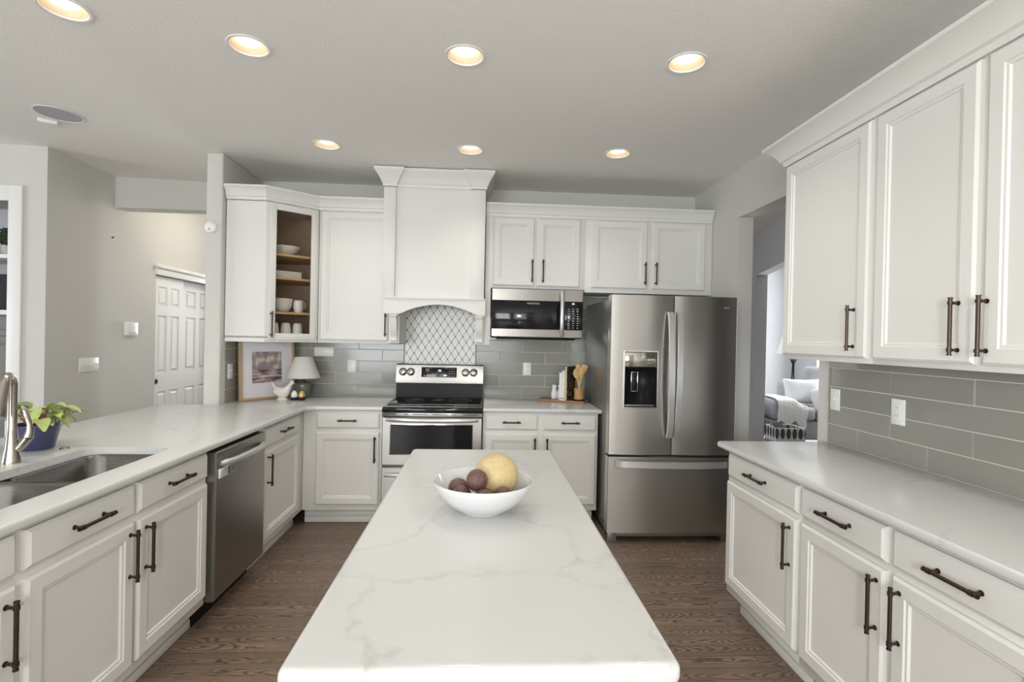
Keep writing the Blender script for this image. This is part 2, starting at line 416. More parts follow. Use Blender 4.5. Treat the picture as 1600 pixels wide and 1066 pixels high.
# frames of those unseen windows, mostly assumed to carry daylight
def win(n, axis, at, a, c, z0, z1):
    b = MB(); f = 0.06
    def bx(u0, u1, w0, w1):
        if axis == 'y': b.box(u0, u1, at-0.03, at+0.03, w0, w1)
        else: b.box(at-0.03, at+0.03, u0, u1, w0, w1)
    bx(a, a+f, z0, z1); bx(c-f, c, z0, z1); bx(a, c, z0, z0+f); bx(a, c, z1-f, z1); bx((a+c)/2-0.03, (a+c)/2+0.03, z0, z1)
    struct(b, n, white_trim)
win('window_1', 'y', -4.55, -3.9, -1.5, 0.4, 2.6); win('window_2', 'y', -4.55, -0.95, 0.95, 0.5, 2.6)
win('window_3', 'x', -7.55, -0.1, 2.5, 0.5, 2.5); win('window_4', 'x', 6.55, 5.4, 7.8, 0.6, 2.5); win('window_5', 'y', 9.55, -3.25, -2.25, 0.7, 2.5)
# dark angled hall wall beyond the doorway, with its own opening
A = Vector((3.245, 5.67)); dirn = Vector((0.27, 0.963))
def hallwall():
    b = MB()
    def seg(t0, t1, z0, z1):
        p, q = A+dirn*t0, A+dirn*t1; nrm = Vector((0.963, -0.27))*0.13
        A_ = b.ring([(p.x, p.y, z0), (q.x, q.y, z0), (q.x+nrm.x, q.y+nrm.y, z0), (p.x+nrm.x, p.y+nrm.y, z0)])
        B_ = b.ring([(p.x, p.y, z1), (q.x, q.y, z1), (q.x+nrm.x, q.y+nrm.y, z1), (p.x+nrm.x, p.y+nrm.y, z1)])
        b.bridge(A_, B_); b._f(A_[::-1], 0); b._f(B_, 0)
    seg(0.55, 3.9, 0, CZ); seg(-1.7, 0.55, 2.31, CZ); seg(-4.2, -1.7, 0, CZ)
    struct(b, 'wall_hall_right', wall_dk)
hallwall()
b = MB(); b.box(XR+0.115, 6.5, -4.5, -4.4, 0, CZ); b.box(3.0, 6.5, 8.9, 9.0, 0, CZ); b.box(5.62, 6.5, 8.3, 8.9, 0, CZ); struct(b, 'wall_sitting', wall_in)

# closet: sliding six-panel doors with a head rail
def closet_door(name, y0, y1, x):
    b = MB(); w = y1-y0; z1 = 2.025; xs = x
    us = [0, 0.13, 0.44, 0.56, 0.87, 1]; zs = [0.01, 0.12, 0.83, 1.02, 1.62, 1.72, 1.92, z1]
    for i in range(5):
        for j in range(7):
            a0, a1, p0, p1 = y0+w*us[i], y0+w*us[i+1], zs[j], zs[j+1]
            if i in (1, 3) and j in (1, 3, 5):
                prev = None
                for ins, o in ((0, 0), (0.008, -0.011), (0.02, -0.011), (0.038, -0.002)):
                    cur = b.ring([(xs+o, a0+ins, p0+ins), (xs+o, a1-ins, p0+ins), (xs+o, a1-ins, p1-ins), (xs+o, a0+ins, p1-ins)])
                    if prev: b.bridge(prev, cur)
                    prev = cur
                b._f(prev, 0)
            else:
                b._f(b.ring([(xs, a0, p0), (xs, a1, p0), (xs, a1, p1), (xs, a0, p1)]), 0)
    bmesh.ops.remove_doubles(b.bm, verts=b.bm.verts, dist=1e-5)
    b.box(xs-0.036, xs-0.0125, y0, y1, 0.01, z1)
    return struct(b, name, white_trim, ang=20)
d1 = closet_door('door_1', 5.43, 5.945, -3.325)
closet_door('door_2', 6.000, 6.66, -3.372)
fp_ = MB().lathe([(0.020, 0), (0.020, -0.004), (0.029, -0.005), (0.031, -0.002), (0.031, 0)], n=24, ax='y').xf(Matrix.Rotation(PI/2, 4, 'Z')).obj('flush_pull', chrome, d1, loc=(-3.325, 5.480, 0.94))
MB().lathe([(0.020, -0.001), (0, -0.001), (0, 0.001)], n=20, ax='y').xf(Matrix.Rotation(PI/2, 4, 'Z')).obj('pull_cup', dark_gap, fp_)
b = MB(); b.box(-3.335, -3.275, 5.40, 6.72, 2.03, 2.10, bev=0.006); b.box(-3.30, -3.25, 5.385, 6.735, 2.10, 2.135, bev=0.008); struct(b, 'trim_1', white_trim)
b = MB(); b.box(-3.42, -3.40, 5.42, 6.68, 0, 2.03); struct(b, 'wall_closet', wall_dk)

# ------------------------------------------------------------------ cabinet parts
DOOR_R = [(0, 0), (0, 0.012), (0.009, 0.020), (0.052, 0.020), (0.056, 0.0155), (0.064, 0.0150), (0.069, 0.0085)]
DRAW_R = [(0, 0), (0, 0.010), (0.004, 0.012), (0.012, 0.020)]
def handle_mesh(L, r=0.0062, stand=0.030):
    b = MB(); h = L/2
    b.tube([(0, -stand, -h), (0, -stand, -h*0.4), (0, -stand, h*0.4), (0, -stand, h)], r, 14)
    for s in (-1, 1):
        z = s*(h-0.019)
        b.cyl((0, 0, z), (0, -stand, z), 0.0048, n=12)
        b.cyl((0, 0, z), (0, -0.003, z), 0.008, n=12)
        b.cyl((0, -stand, z-0.006), (0, -stand, z+0.006), r+0.0022, n=14)
        b.cyl((0, -stand, s*(h-0.005)), (0, -stand, s*h), r+0.0012, n=14)
    return b
HM = {}
def handle(parent, x, z, L, vert=True, out=0.02, scale=1.0):
    key = (round(L, 3), vert)
    if key not in HM:
        b = handle_mesh(L)
        if not vert: b.xf(Matrix.Rotation(PI/2, 4, 'Y'))
        o = b.obj('handle', bronze, parent); HM[key] = o.data
    else:
        o = bpy.data.objects.new('handle', HM[key]); COL.objects.link(o); o.parent = parent
    o.location = (x, -out, z); return o

def cabinet(name, label, cat, loc, rz, x0, x1, depth, z0, z1, doors=(), drawers=(), toe=True, shoe_ends=(0, 0), group=None, extra=None):
    t = thing(name, label, cat, loc, rz, group)
    b = MB(); b.box(x0, x1, 0, depth, z0, z1, bev=0.0015)
    if extra: extra(b)
    b.obj('body', white, t)
    for (a, c, p, q, hx, hz, hl) in doors:
        d = MB().rectloft(a, c, p, q, DOOR_R).obj('door', white, t, ang=20)
        if hx is not None: handle(d, hx, hz, hl)
    for (a, c, p, q, hl) in drawers:
        d = MB().rectloft(a, c, p, q, DRAW_R).obj('drawer', white, t, ang=20)
        handle(d, (a+c)/2, (p+q)/2+0.004, hl, vert=False)
    if toe:
        b = MB(); b.box(x0+shoe_ends[0], x1-shoe_ends[1], 0.075, depth, 0.0, z0)
        b.box(x0+shoe_ends[0], x1-shoe_ends[1], 0.060, 0.075, 0.0, 0.045, bev=0.006)
        b.box(x0+shoe_ends[0], x1-shoe_ends[1], 0.066, 0.075, 0.045, 0.085, bev=0.004)
        b.obj('toe_kick', white, t)
    return t
ZD0, ZD1, ZR0, ZR1, ZBX = 0.160, 0.717, 0.744, 0.863, 0.878
HD, HDR = 0.198, 0.168
# left run, fronts facing +x: local x = world y, local -y = world +x
FXL = -1.343
cabinet('base_cabinet', 'white base cabinet at the near left end of the sink run, cut by the frame', 'cabinet', (FXL, 0, 0), PI/2, 0.96, 1.580, 0.60, 0.115, ZBX,
        [(0.975, 1.565, ZD0, ZD1, 1.527, 0.59, HD)], [(0.975, 1.565, ZR0, ZR1, HDR)])
cabinet('sink_cabinet', 'white double-door base cabinet under the sink, left of the dishwasher', 'cabinet', (FXL, 0, 0), PI/2, 1.580, 2.618, 0.60, 0.115, 0.70,
        [(1.598, 2.072, ZD0, ZD1, 2.043, 0.597, HD), (2.098, 2.604, ZD0, ZD1, 2.137, 0.594, HD)],
        [(1.598, 2.072, ZR0, ZR1, HDR), (2.098, 2.604, ZR0, ZR1, HDR)],
        extra=lambda b: (b.box(1.580, 2.618, 0, 0.02, 0.70, ZBX), b.box(1.580, 2.618, 0.58, 0.60, 0.70, ZBX)))
cabinet('base_cabinet', 'narrow white base cabinet right of the dishwasher in the corner', 'cabinet', (FXL, 0, 0), PI/2, 3.225, 4.008, 0.60, 0.115, ZBX,
        [(3.278, 3.878, ZD0, ZD1, 3.313, 0.600, HD)], [(3.278, 3.878, ZR0, ZR1, HDR)])
# back run, fronts facing -y
FYB = 4.009
cabinet('base_cabinet', 'white base cabinet with drawer left of the range', 'cabinet', (0, FYB, 0), 0, -1.3425, -0.744, 0.68, 0.115, ZBX,
        [(-1.242, -0.765, ZD0, ZD1, -0.796, 0.588, HD)], [(-1.242, -0.765, ZR0, ZR1, 0.142)])
cabinet('base_cabinet', 'white two-door base cabinet between the range and the refrigerator', 'cabinet', (0, FYB, 0), 0, 0.026, 0.932, 0.68, 0.115, ZBX,
        [(0.041, 0.455, ZD0, ZD1, 0.432, 0.588, HD), (0.501, 0.915, ZD0, ZD1, 0.528, 0.588, HD)],
        [(0.041, 0.455, ZR0, ZR1, 0.142), (0.501, 0.915, ZR0, ZR1, 0.142)], shoe_ends=(0, 0.02))
# right run, fronts facing -x: local x = -world y
FXR = 1.362
cabinet('base_cabinet', 'white base cabinet at the far end of the right counter, beside the refrigerator', 'cabinet', (FXR, 0, 0), -PI/2, -2.722, -2.080, 0.598, 0.115, ZBX,
        [(-2.707, -2.096, ZD0, ZD1, -2.135, 0.590, HD)], [(-2.700, -2.090, ZR0, ZR1, HDR)], shoe_ends=(0.035, 0))
cabinet('base_cabinet', 'white double base cabinet at the near end of the right counter', 'cabinet', (FXR, 0, 0), -PI/2, -2.080, -1.095, 0.598, 0.115, ZBX,
        [(-2.062, -1.619, ZD0, ZD1, -1.648, 0.592, HD), (-1.587, -1.115, ZD0, ZD1, -1.553, 0.594, HD)],
        [(-2.066, -1.619, ZR0, ZR1, HDR), (-1.589, -1.115, ZR0, ZR1, HDR)])
# right wall cabinets
UXR = 1.637
UB, UT, UD0, UD1 = 1.383, 2.430, 1.405, 2.411
cabinet('wall_cabinet', 'single-door white wall cabinet next to the doorway, far end of right wall', 'cabinet', (UXR, 0, 0), -PI/2, -2.690, -2.060, 0.326, UB, UT,
        [(-2.681, -2.080, UD0, UD1, -2.149, 1.535, HD)], toe=False)
cabinet('wall_cabinet', 'double-door white wall cabinet nearest the camera on right wall', 'cabinet', (UXR, 0, 0), -PI/2, -2.060, -1.095, 0.326, UB, UT,
        [(-2.043, -1.604, UD0, UD1, -1.656, 1.531, HD), (-1.574, -1.115, UD0, UD1, -1.557, 1.531, HD)], toe=False)
# back wall cabinets
FU = 4.310
cabinet('wall_cabinet', 'tall single-door white wall cabinet left of the range hood', 'cabinet', (0, FU, 0), 0, -1.340, -0.762, 0.388, 1.392, 2.490,
        [(-1.322, -0.770, 1.415, 2.468, -0.789, 1.548, 0.190)], toe=False)
cabinet('wall_cabinet', 'white two-door wall cabinet above the microwave', 'cabinet', (0, FU, 0), 0, 0.070, 0.862, 0.388, 1.880, 2.490,
        [(0.085, 0.428, 1.900, 2.467, 0.412, 2.025, 0.19), (0.452, 0.815, 1.900, 2.467, 0.503, 2.025, 0.19)], toe=False,
        extra=lambda b: b.box(0.022, 0.070, 0, 0.388, 1.400, 2.490))
cabinet('wall_cabinet', 'white two-door wall cabinet above the refrigerator', 'cabinet', (0, FU, 0), 0, 0.862, 1.962, 0.388, 1.862, 2.490,
        [(0.914, 1.392, 1.900, 2.470, 1.372, 2.030, 0.19), (1.432, 1.896, 1.900, 2.470, 1.466, 2.030, 0.19)], toe=False)

# diagonal corner cabinet with a glass door
PA, PB = Vector((-1.662, 4.050)), Vector((-1.345, 4.310))
dd = (PB-PA); LD = dd.length; angd = math.atan2(dd.y, dd.x)
t = thing('corner_cabinet', 'white corner wall cabinet with a glass door showing dishes', 'cabinet', (PA.x, PA.y, 0), angd)
Minv = (Matrix.Translation((PA.x, PA.y, 0)) @ Matrix.Rotation(angd, 4, 'Z')).inverted()
b = MB()
ZC0, ZC1 = 1.392, 2.490
plan = [(-1.957, 4.052), (PA.x, PA.y), (PB.x, PB.y), (-1.345, 4.695), (-1.957, 4.695)]
def panel(p, q, th, z0, z1):
    p, q = Vector(p), Vector(q); d = (q-p).normalized(); n = Vector((-d.y, d.x))*th
    b.prism([(p.x, p.y), (q.x, q.y), (q.x+n.x, q.y+n.y), (p.x+n.x, p.y+n.y)], 'z', z0, z1)
panel(plan[0], plan[1], 0.018, ZC0, ZC1); panel(plan[2], plan[3], 0.012, ZC0, ZC1)
b.prism(plan, 'z', ZC0+0.030, ZC0+0.045); b.prism(plan, 'z', ZC1-0.02, ZC1)
def fp(u0, u1, z0, z1):
    p, q = PA+dd*(u0/LD), PA+dd*(u1/LD); panel(p, q, 0.018, z0, z1)
fp(0, 0.055, ZC0, ZC1); fp(LD-0.055, LD, ZC0, ZC1); fp(0.05, LD-0.05, ZC0, ZC0+0.05); fp(0.05, LD-0.05, 2.44, ZC1)
b.xf(Minv).obj('body', white, t)
b = MB()
inner = M('cabinet_interior', (0.62, 0.48, 0.37), 0.6, vary=0.12, bscale=30)
b.prism([(-1.955, 4.66), (-1.345, 4.66), (-1.345, 4.69), (-1.955, 4.69)], 'z', 1.415, 2.468)
b.prism([(-1.955, 4.075), (-1.925, 4.075), (-1.925, 4.66), (-1.955, 4.66)], 'z', 1.415, 2.468)
b.prism([(-1.375, 4.35), (-1.3585, 4.35), (-1.3585, 4.66), (-1.375, 4.66)], 'z', 1.415, 2.468)
b.xf(Minv).obj('interior_lining', inner, t)
SHELF = [1.632, 1.905, 2.090]
for z in [1.455]+SHELF:
    b = MB(); b.prism([(-1.92, 4.10), (-1.665, 4.10), (-1.665, 4.085), (-1.655, 4.085), (-1.385, 4.31), (-1.385, 4.655), (-1.92, 4.655)], 'z', z-0.018, z)
    b.xf(Minv).obj('shelf', wood_lt, t)
g = MB(); x0, x1, z0, z1 = 0.022, LD-0.018, 1.412, 2.468
def frm(b, x0, x1, z0, z1, w, y0, y1):
    b.box(x0, x0+w, y0, y1, z0, z1, bev=0.003); b.box(x1-w, x1, y0, y1, z0, z1, bev=0.003)
    b.box(x0+w, x1-w, y0, y1, z0, z0+w, bev=0.003); b.box(x0+w, x1-w, y0, y1, z1-w, z1, bev=0.003)
frm(g, x0, x1, z0, z1, 0.05, -0.02, -0.001)
dr = g.obj('door', white, t)
seeded = bpy.data.materials.new('seeded_glass'); seeded.use_nodes = True; k = NT(seeded)
k.b.inputs['Base Color'].default_value = (0.93, 0.90, 0.86, 1); k.b.inputs['Transmission Weight'].default_value = 1.0; k.b.inputs['Roughness'].default_value = 0.0; k.b.inputs['IOR'].default_value = 1.1
tc = k.n('ShaderNodeTexCoord'); nz = k.n('ShaderNodeTexNoise'); nz.inputs['Scale'].default_value = 70; k.l(tc.outputs['Object'], nz.inputs['Vector'])
bp = k.n('ShaderNodeBump'); bp.inputs['Strength'].default_value = 0.35; bp.inputs['Distance'].default_value = 0.004; k.l(nz.outputs['Fac'], bp.inputs['Height']); k.l(bp.outputs[0], k.b.inputs['Normal'])
MB().box(x0+0.046, x1-0.046, -0.012, -0.008, z0+0.046, z1-0.046).obj('glass_pane', seeded, dr)
handle(dr, x0+0.018, 1.530, 0.20)
# crown mouldings
CROWN = [(0, 0), (0.008, 0), (0.012, 0.012), (0.012, 0.020), (0.020, 0.026), (0.024, 0.040), (0.038, 0.066), (0.055, 0.084), (0.062, 0.088), (0.062, 0.102), (0, 0.102)]
def crown(name, label, path, z, sc=1.0, k=1.0):
    b = MB().strip([(o*sc, z+h*k) for o, h in CROWN], path)
    return tag(b.obj(name, white, ang=25), label, 'moulding')
crown('crown_moulding', 'white crown moulding along the corner glass cabinet and left wall cabinet', [(-1.957, 4.049), (PA.x-0.002, 4.049), (PB.x, PB.y-0.0015), (-0.812, 4.3085)], 2.478, 0.9, 1.0)
crown('crown_moulding', 'white crown moulding above the microwave and refrigerator cabinets', [(0.020, 4.3085), (1.958, 4.3085)], 2.478, 0.9, 1.0)
crown('crown_moulding', 'large white crown moulding along the right wall cabinets', [(1.96, 2.692), (1.6355, 2.692), (1.6355, 1.095)], 2.418, 1.55, 1.15)

# ------------------------------------------------------------------ range hood
t = thing('range_hood', 'white wooden range hood with arched valance and corbels above the range', 'range hood', (0, 0, 0))
HX0, HX1, HY = -0.805, 0.014, 4.200
b = MB()
b.box(HX0, HX1, HY+0.02, 4.284, 1.772, 2.70); b.box(-0.752, HX1, 4.284, 4.683, 1.772, 2.70)
b.box(-0.752, 0.014, 4.30, 4.695, 2.70, 2.80)
b.obj('body', white, t)
for x0_, x1_ in ((HX0, -0.708), (-0.100, HX1)):
    MB().box(x0_, x1_, HY-0.005, HY+0.02, 1.772, 2.66, bev=0.003).obj('pilaster', white, t)
b = MB().rectloft(-0.708, -0.100, 1.772, 2.66, [(0, 0), (0, 0.001), (0.012, 0.001), (0.020, -0.006)], y=HY+0.018)
b.obj('front_panel', white, t, ang=20)
# valance with arch
pts = [(-0.785, 1.640), (-0.665, 1.640)]
for i in range(25):
    u = i/24; x = -0.632+u*(0.565); pts.append((x, 1.652+0.068*math.sin(PI*u)**0.85))
pts += [(-0.040, 1.640), (0.026, 1.640), (0.026, 1.760), (-0.785, 1.760)]
b = MB().prism(pts, 'y', HY-0.012, HY+0.012)
b.box(-0.795, 0.030, HY-0.022, HY+0.03, 1.760, 1.775, bev=0.004)
b.box(-0.7525, -0.735, HY+0.012, 4.27, 1.64, 1.77); b.box(0.004, 0.021, HY+0.012, 4.284, 1.64, 1.77)
b.obj('valance', white, t)
# side panels carrying the corbels
b = MB(); b.box(-0.7605, -0.676, 4.285, 4.683, 1.400, 1.772); b.obj('side_panel', white, t)
b = MB(); b.box(-0.056, 0.0205, 4.285, 4.683, 1.400, 1.772); b.obj('side_panel', white, t)
prof = [(4.285, 1.638), (4.206, 1.638), (4.206, 1.618), (4.216, 1.606), (4.219, 1.57), (4.225, 1.53), (4.240, 1.49), (4.254, 1.462), (4.257, 1.44), (4.250, 1.425), (4.262, 1.408), (4.285, 1.408)]
for x0_, x1_ in ((-0.742, -0.690), (-0.045, 0.006)):
    b = MB(); b.prism(prof, 'x', x0_, x1_); b.box(x0_-0.012, x1_+0.012, 4.205, 4.285, 1.622, 1.640, bev=0.003); b.obj('corbel', white, t, ang=25)
# hood crown with stepped blocks over the pilasters
CH = [(0, 0), (0.008, 0), (0.010, 0.020), (0.018, 0.030), (0.022, 0.045), (0.045, 0.085), (0.066, 0.112), (0.070, 0.118), (0.070, 0.138), (0, 0.138)]
HP = [(HX0+0.0, 4.695-0.39), (HX0, HY-0.006), (-0.708, HY-0.006), (-0.708, HY+0.018), (-0.100, HY+0.018), (-0.100, HY-0.006), (HX1, HY-0.006), (HX1, 4.695)]
b = MB().strip([(o, 2.664+h) for o, h in CH], HP); b.obj('crown', white, t, ang=25)

# ------------------------------------------------------------------ worktops
TZ0, TZ1 = 0.881, 0.914
def arc(cx, cy_, r, a0, a1, n=8): return [(cx+r*math.cos(a0+(a1-a0)*i/n), cy_+r*math.sin(a0+(a1-a0)*i/n)) for i in range(n+1)]
poly = [(-2.375, 0.96), (-1.300, 0.96), (-1.300, 3.885)] + arc(-1.21, 3.885, 0.09, PI, PI/2, 6)[1:] + \
       [(-0.7435, 3.975), (-0.7435, 4.6985), (-1.9630, 4.6985), (-1.9630, 3.997), (-2.2, 3.997)] + arc(-2.225, 3.85, 0.15, PI/2, PI, 6)
SINK = rrect(-1.800, -1.430, 1.56, 2.505, 0.07)
o = MB().slab(poly, [SINK], TZ0, TZ1).obj('countertop', quartz); tag(o, 'white veined quartz L-shaped countertop with the sink, left of the range', 'countertop')
o = MB().slab([(0.0255, 3.975), (0.955, 3.975), (0.955, 4.6985), (0.0255, 4.6985)], [], TZ0, TZ1).obj('countertop', quartz); tag(o, 'short white quartz countertop between range and refrigerator', 'countertop')
o = MB().slab([(1.318, 1.07), (1.9635, 1.07), (1.9635, 2.790), (1.335, 2.790), (1.318, 2.773)], [], TZ0, TZ1).obj('countertop', quartz); tag(o, 'white veined quartz countertop along the right wall', 'countertop')
# half wall carrying the overhang of the left counter
b = MB(); b.box(-2.06, -1.955, 0.96, 4.0, 0, 0.88); struct(b, 'wall_peninsula', wallm)

# island
t = thing('kitchen_island', 'white island with a long veined quartz top in the middle of the floor', 'kitchen island', (0, 0, 0))
ipoly = rrect(-0.322, 0.352, 0.842, 2.524, 0.022, 4)
MB().slab(ipoly, [], 0.876, 0.914, r=0.014).obj('top', quartz, t)
MB().box(-0.255, 0.285, 0.93, 2.44, 0.10, 0.875, bev=0.002).obj('body', white, t)
MB().box(-0.205, 0.235, 0.98, 2.39, 0.0, 0.10).obj('toe_kick', white, t)
for sx, rz in ((0.285, PI/2), (-0.255, -PI/2)):
    for i in range(2):
        a = 0.955+i*0.735; c = a+0.725
        d = MB().rectloft(0, 0.725, 0.14, 0.85, DOOR_R).obj('door', white, t, ang=20)
        d.location = (sx, a if rz > 0 else c, 0); d.rotation_euler = (0, 0, rz)
        handle(d, 0.06, 0.70, HD)

# ------------------------------------------------------------------ backsplash tile
def clip(poly, x0, x1, z0, z1):
    for ax, lim, sg in ((0, x0, 1), (0, x1, -1), (1, z0, 1), (1, z1, -1)):
        out = []
        for i in range(len(poly)):
            p, q = poly[i-1], poly[i]; ip, iq = sg*(p[ax]-lim) >= 0, sg*(q[ax]-lim) >= 0
            if ip != iq:
                tt = (lim-p[ax])/(q[ax]-p[ax]); out.append((p[0]+tt*(q[0]-p[0]), p[1]+tt*(q[1]-p[1])))
            if iq: out.append(q)
        poly = out
        if not poly: return []
    return poly
ROW, GAP = 0.1045, 0.0048
def backsplash(label, loc, rz, u0, u1, z0, z1, joint0, joint1, per=0.42, th=0.008, holes=()):
    b = MB(); b.box(u0, u1, -0.004, 0, z0, z1, mi=1)
    r = 0
    while 0.916+r*ROW < z1:
        p0, p1 = max(z0, 0.916+r*ROW+GAP/2), min(z1, 0.916+(r+1)*ROW-GAP/2)
        j = joint0 if r % 2 == 0 else joint1
        kk = math.floor((u0-j)/per)
        while j+kk*per < u1:
            a, c = max(u0, j+kk*per+GAP/2), min(u1, j+(kk+1)*per-GAP/2)
            if c-a > 0.006 and p1-p0 > 0.006:
                tl = [random.uniform(-0.0007, 0.0007) for _ in range(2)]
                e = 0.0015; prev = None
                for ins, o in ((0, 0.002), (0, th-0.0015), (e, th)):
                    cur = b.ring([(a+ins, -o-tl[0], p0+ins), (c-ins, -o+tl[0], p0+ins), (c-ins, -o+tl[0]+tl[1], p1-ins), (a+ins, -o-tl[0]+tl[1], p1-ins)])
                    if prev: b.bridge(prev, cur, 0)
                    prev = cur
                b._f(prev, 0)
            kk += 1
        r += 1
    o = b.obj('backsplash', [tile, grout]); o.location = loc; o.rotation_euler = (0, 0, rz)
    return tag(o, label, 'backsplash')
backsplash('grey glass subway tile backsplash behind the table lamp, left of the range', (0, YB-0.001, 0), 0, -1.955, -0.694, 0.916, 1.39, -1.095, -0.885)
backsplash('grey glass subway tile backsplash between range and refrigerator', (0, YB-0.001, 0), 0, -0.044, 1.955, 0.916, 1.85, 0.378, 0.168)
backsplash('narrow grey glass tile backsplash on the stub wall beside the picture frame', (XL+0.001, 0, 0), PI/2, 4.075, 4.685, 0.916, 1.39, 4.32, 4.53)
backsplash('grey glass subway tile backsplash along the right wall', (XR-0.001, 0, 0), -PI/2, -2.780, -1.07, 0.916, 1.381, -2.555, -2.345, per=0.42)
# lozenge mosaic behind the range
marble = M('mosaic_marble', (0.80, 0.80, 0.78), 0.3, vary=0.05, bscale=14)
mosaic_g = M('mosaic_grey_line', (0.33, 0.33, 0.335), 0.6, vary=0.1, bscale=60)
mosaic_d = M('mosaic_dark_dot', (0.06, 0.06, 0.065), 0.3, vary=0.1, bscale=60)
b = MB(); mx0, mx1, mz0, mz1 = -0.690, -0.048, 0.945, 1.76
b.box(mx0, mx1, -0.006, 0, mz0, mz1, mi=1)
dx, dz = 0.0668, 0.104
nx, nz_ = int((mx1-mx0)/dx)+2, int((mz1-mz0)/dz)+2
for r in range(2*nz_):
    for i in range(-1, nx+1):
        cx = mx0+0.02+i*dx+(dx/2 if r % 2 else 0); cz = mz0+r*dz/2
        w, h = dx/2-0.0030, dz/2-0.0046
        p = clip([(cx-w, cz), (cx, cz-h), (cx+w, cz), (cx, cz+h)], mx0+0.004, mx1-0.004, mz0, mz1)
        if len(p) >= 3: b.prism(p, 'y', -0.009, -0.004, 0)
        for qx, qz in ((cx, cz+dz/2),):
            if mx0+0.01 < qx < mx1-0.01 and mz0 < qz < mz1-0.01:
                s_ = 0.0078; b.prism([(qx-s_, qz), (qx, qz-s_), (qx+s_, qz), (qx, qz+s_)], 'y', -0.0100, -0.004, 2)
o = b.obj('mosaic_panel', [marble, mosaic_g, mosaic_d]); o.location = (0, YB-0.001, 0)
tag(o, 'white lozenge mosaic tile panel with dark dots behind the range', 'backsplash')
MB().box(-0.694, -0.690, -0.011, 0, 0.945, 1.76).obj('edge_strip', mosaic_d, o)
MB().box(-0.048, -0.044, -0.011, 0, 0.945, 1.76).obj('edge_strip', mosaic_d, o)


# ------------------------------------------------------------------ recessed ceiling lights
can_m = M('can_reflector', (0.66, 0.51, 0.36), 0.5, vary=0.02, bscale=40)
lens_m = M('lamp_lens', (1, 1, 1), 0.5, emit=(1.0, 0.93, 0.82), estr=2.1, vary=0.005)
CAN_L = ['recessed ceiling light at the top left edge of the photo', 'recessed ceiling light, left of the three in the front row',
         'recessed ceiling light in the front row, in line with the range hood', 'recessed ceiling light in the front row nearest the large right wall cabinets',
         'small-looking recessed ceiling light above the corner glass cabinet', 'recessed ceiling light just in front of the range hood crown', 'recessed ceiling light in front of the refrigerator cabinets',
         'unseen recessed ceiling light added as fill over the near end of the sink run', 'unseen recessed ceiling light added as fill over the near end of the right counter']
for (x, y), lab in zip(CANS, CAN_L):
    t = thing('recessed_light', lab, 'ceiling light', (x, y, CZ), 0, 'recessed ceiling lights')
    MB().lathe([(0.083, 0.0), (0.097, -0.0005), (0.098, -0.003), (0.094, -0.006), (0.084, -0.005), (0.082, 0.0)], n=40).obj('trim_ring', white_trim, t)
    MB().lathe([(0.082, 0.0), (0.080, 0.004), (0.062, 0.070), (0.060, 0.085), (0, 0.085)], n=40).obj('reflector', can_m, t)
    MB().lathe([(0, 0.009), (0.035, 0.011), (0.050, 0.017), (0.055, 0.025), (0.056, 0.075), (0, 0.075)], n=32).obj('lamp', lens_m, t)
    l = bpy.data.lights.new('can_light', 'SPOT'); l.energy = CAN_POWER*(0.62 if y > 3 else 1.0 if y > 2 else 0.5); l.color = (1.0, 0.955, 0.88); l.shadow_soft_size = 0.05
    l.spot_size = math.radians(118); l.spot_blend = 1.0
    o = bpy.data.objects.new('can_light', l); COL.objects.link(o); o.location = (x, y, CZ-0.012)

t = thing('flush_light', 'hidden hall ceiling lamp behind the header', 'ceiling light', (-2.45, 5.75, CZ), 0)
MB().lathe([(0, 0), (0.15, 0), (0.15, -0.02), (0.12, -0.06), (0, -0.075)], n=32).obj('shade', lens_m, t)
t['label'] = 'round flush ceiling lamp in the hall behind the dropped header'
l = bpy.data.lights.new('hall_light', 'POINT'); l.energy = 13; l.color = (1.0, 0.90, 0.74); l.shadow_soft_size = 0.10
o = bpy.data.objects.new('hall_light', l); COL.objects.link(o); o.location = (-2.45, 5.75, CZ-0.20)

# unseen pendant added behind the viewpoint as fill light
t = thing('fill_pendant', 'white glass globe pendant added unseen behind the viewpoint as fill light', 'ceiling light', (0.0, -1.3, 0), 0)
MB().sphere((0, 0, 2.02), 0.17, 28, 16).obj('globe', lens_m, t)
MB().cyl((0, 0, 2.185), (0, 0, CZ), 0.006, n=10).obj('cord', bronze, t)
l = bpy.data.lights.new('pendant_fill', 'POINT'); l.energy = 100; l.color = (0.98, 0.97, 0.93); l.shadow_soft_size = 0.19
o = bpy.data.objects.new('pendant_fill', l); COL.objects.link(o); o.location = (0.0, -1.3, 1.62)

# ------------------------------------------------------------------ refrigerator
FX0, FX1, FY = 0.928, 1.862, 3.635
FM = 1.390
t = thing('refrigerator', 'stainless steel french-door refrigerator with water dispenser', 'refrigerator', (0, 0, 0))
MB().box(0.958, 1.846, 3.735, 4.660, 0.035, 1.772, bev=0.004).obj('case', steel_g, t)
def fdoor(x0, x1, z0, z1, name='door'):
    b = MB(); n = 12; pts = []
    w = x1-x0; bul = 0.014
    for i in range(n+1):
        u = i/n; pts.append((x0+w*u, FY+bul-bul*4*u*(1-u)*1.0))
    pts[0] = (x0, FY+0.019); pts[-1] = (x1, FY+0.019)
    pts.insert(1, (x0+0.003, FY+0.0145)); pts.insert(-1, (x1-0.003, FY+0.0145))
    pts += [(x1, 3.730), (x0, 3.730)]
    b.prism(pts, 'z', z0, z1); return b
def dispenser_hole(b): pass
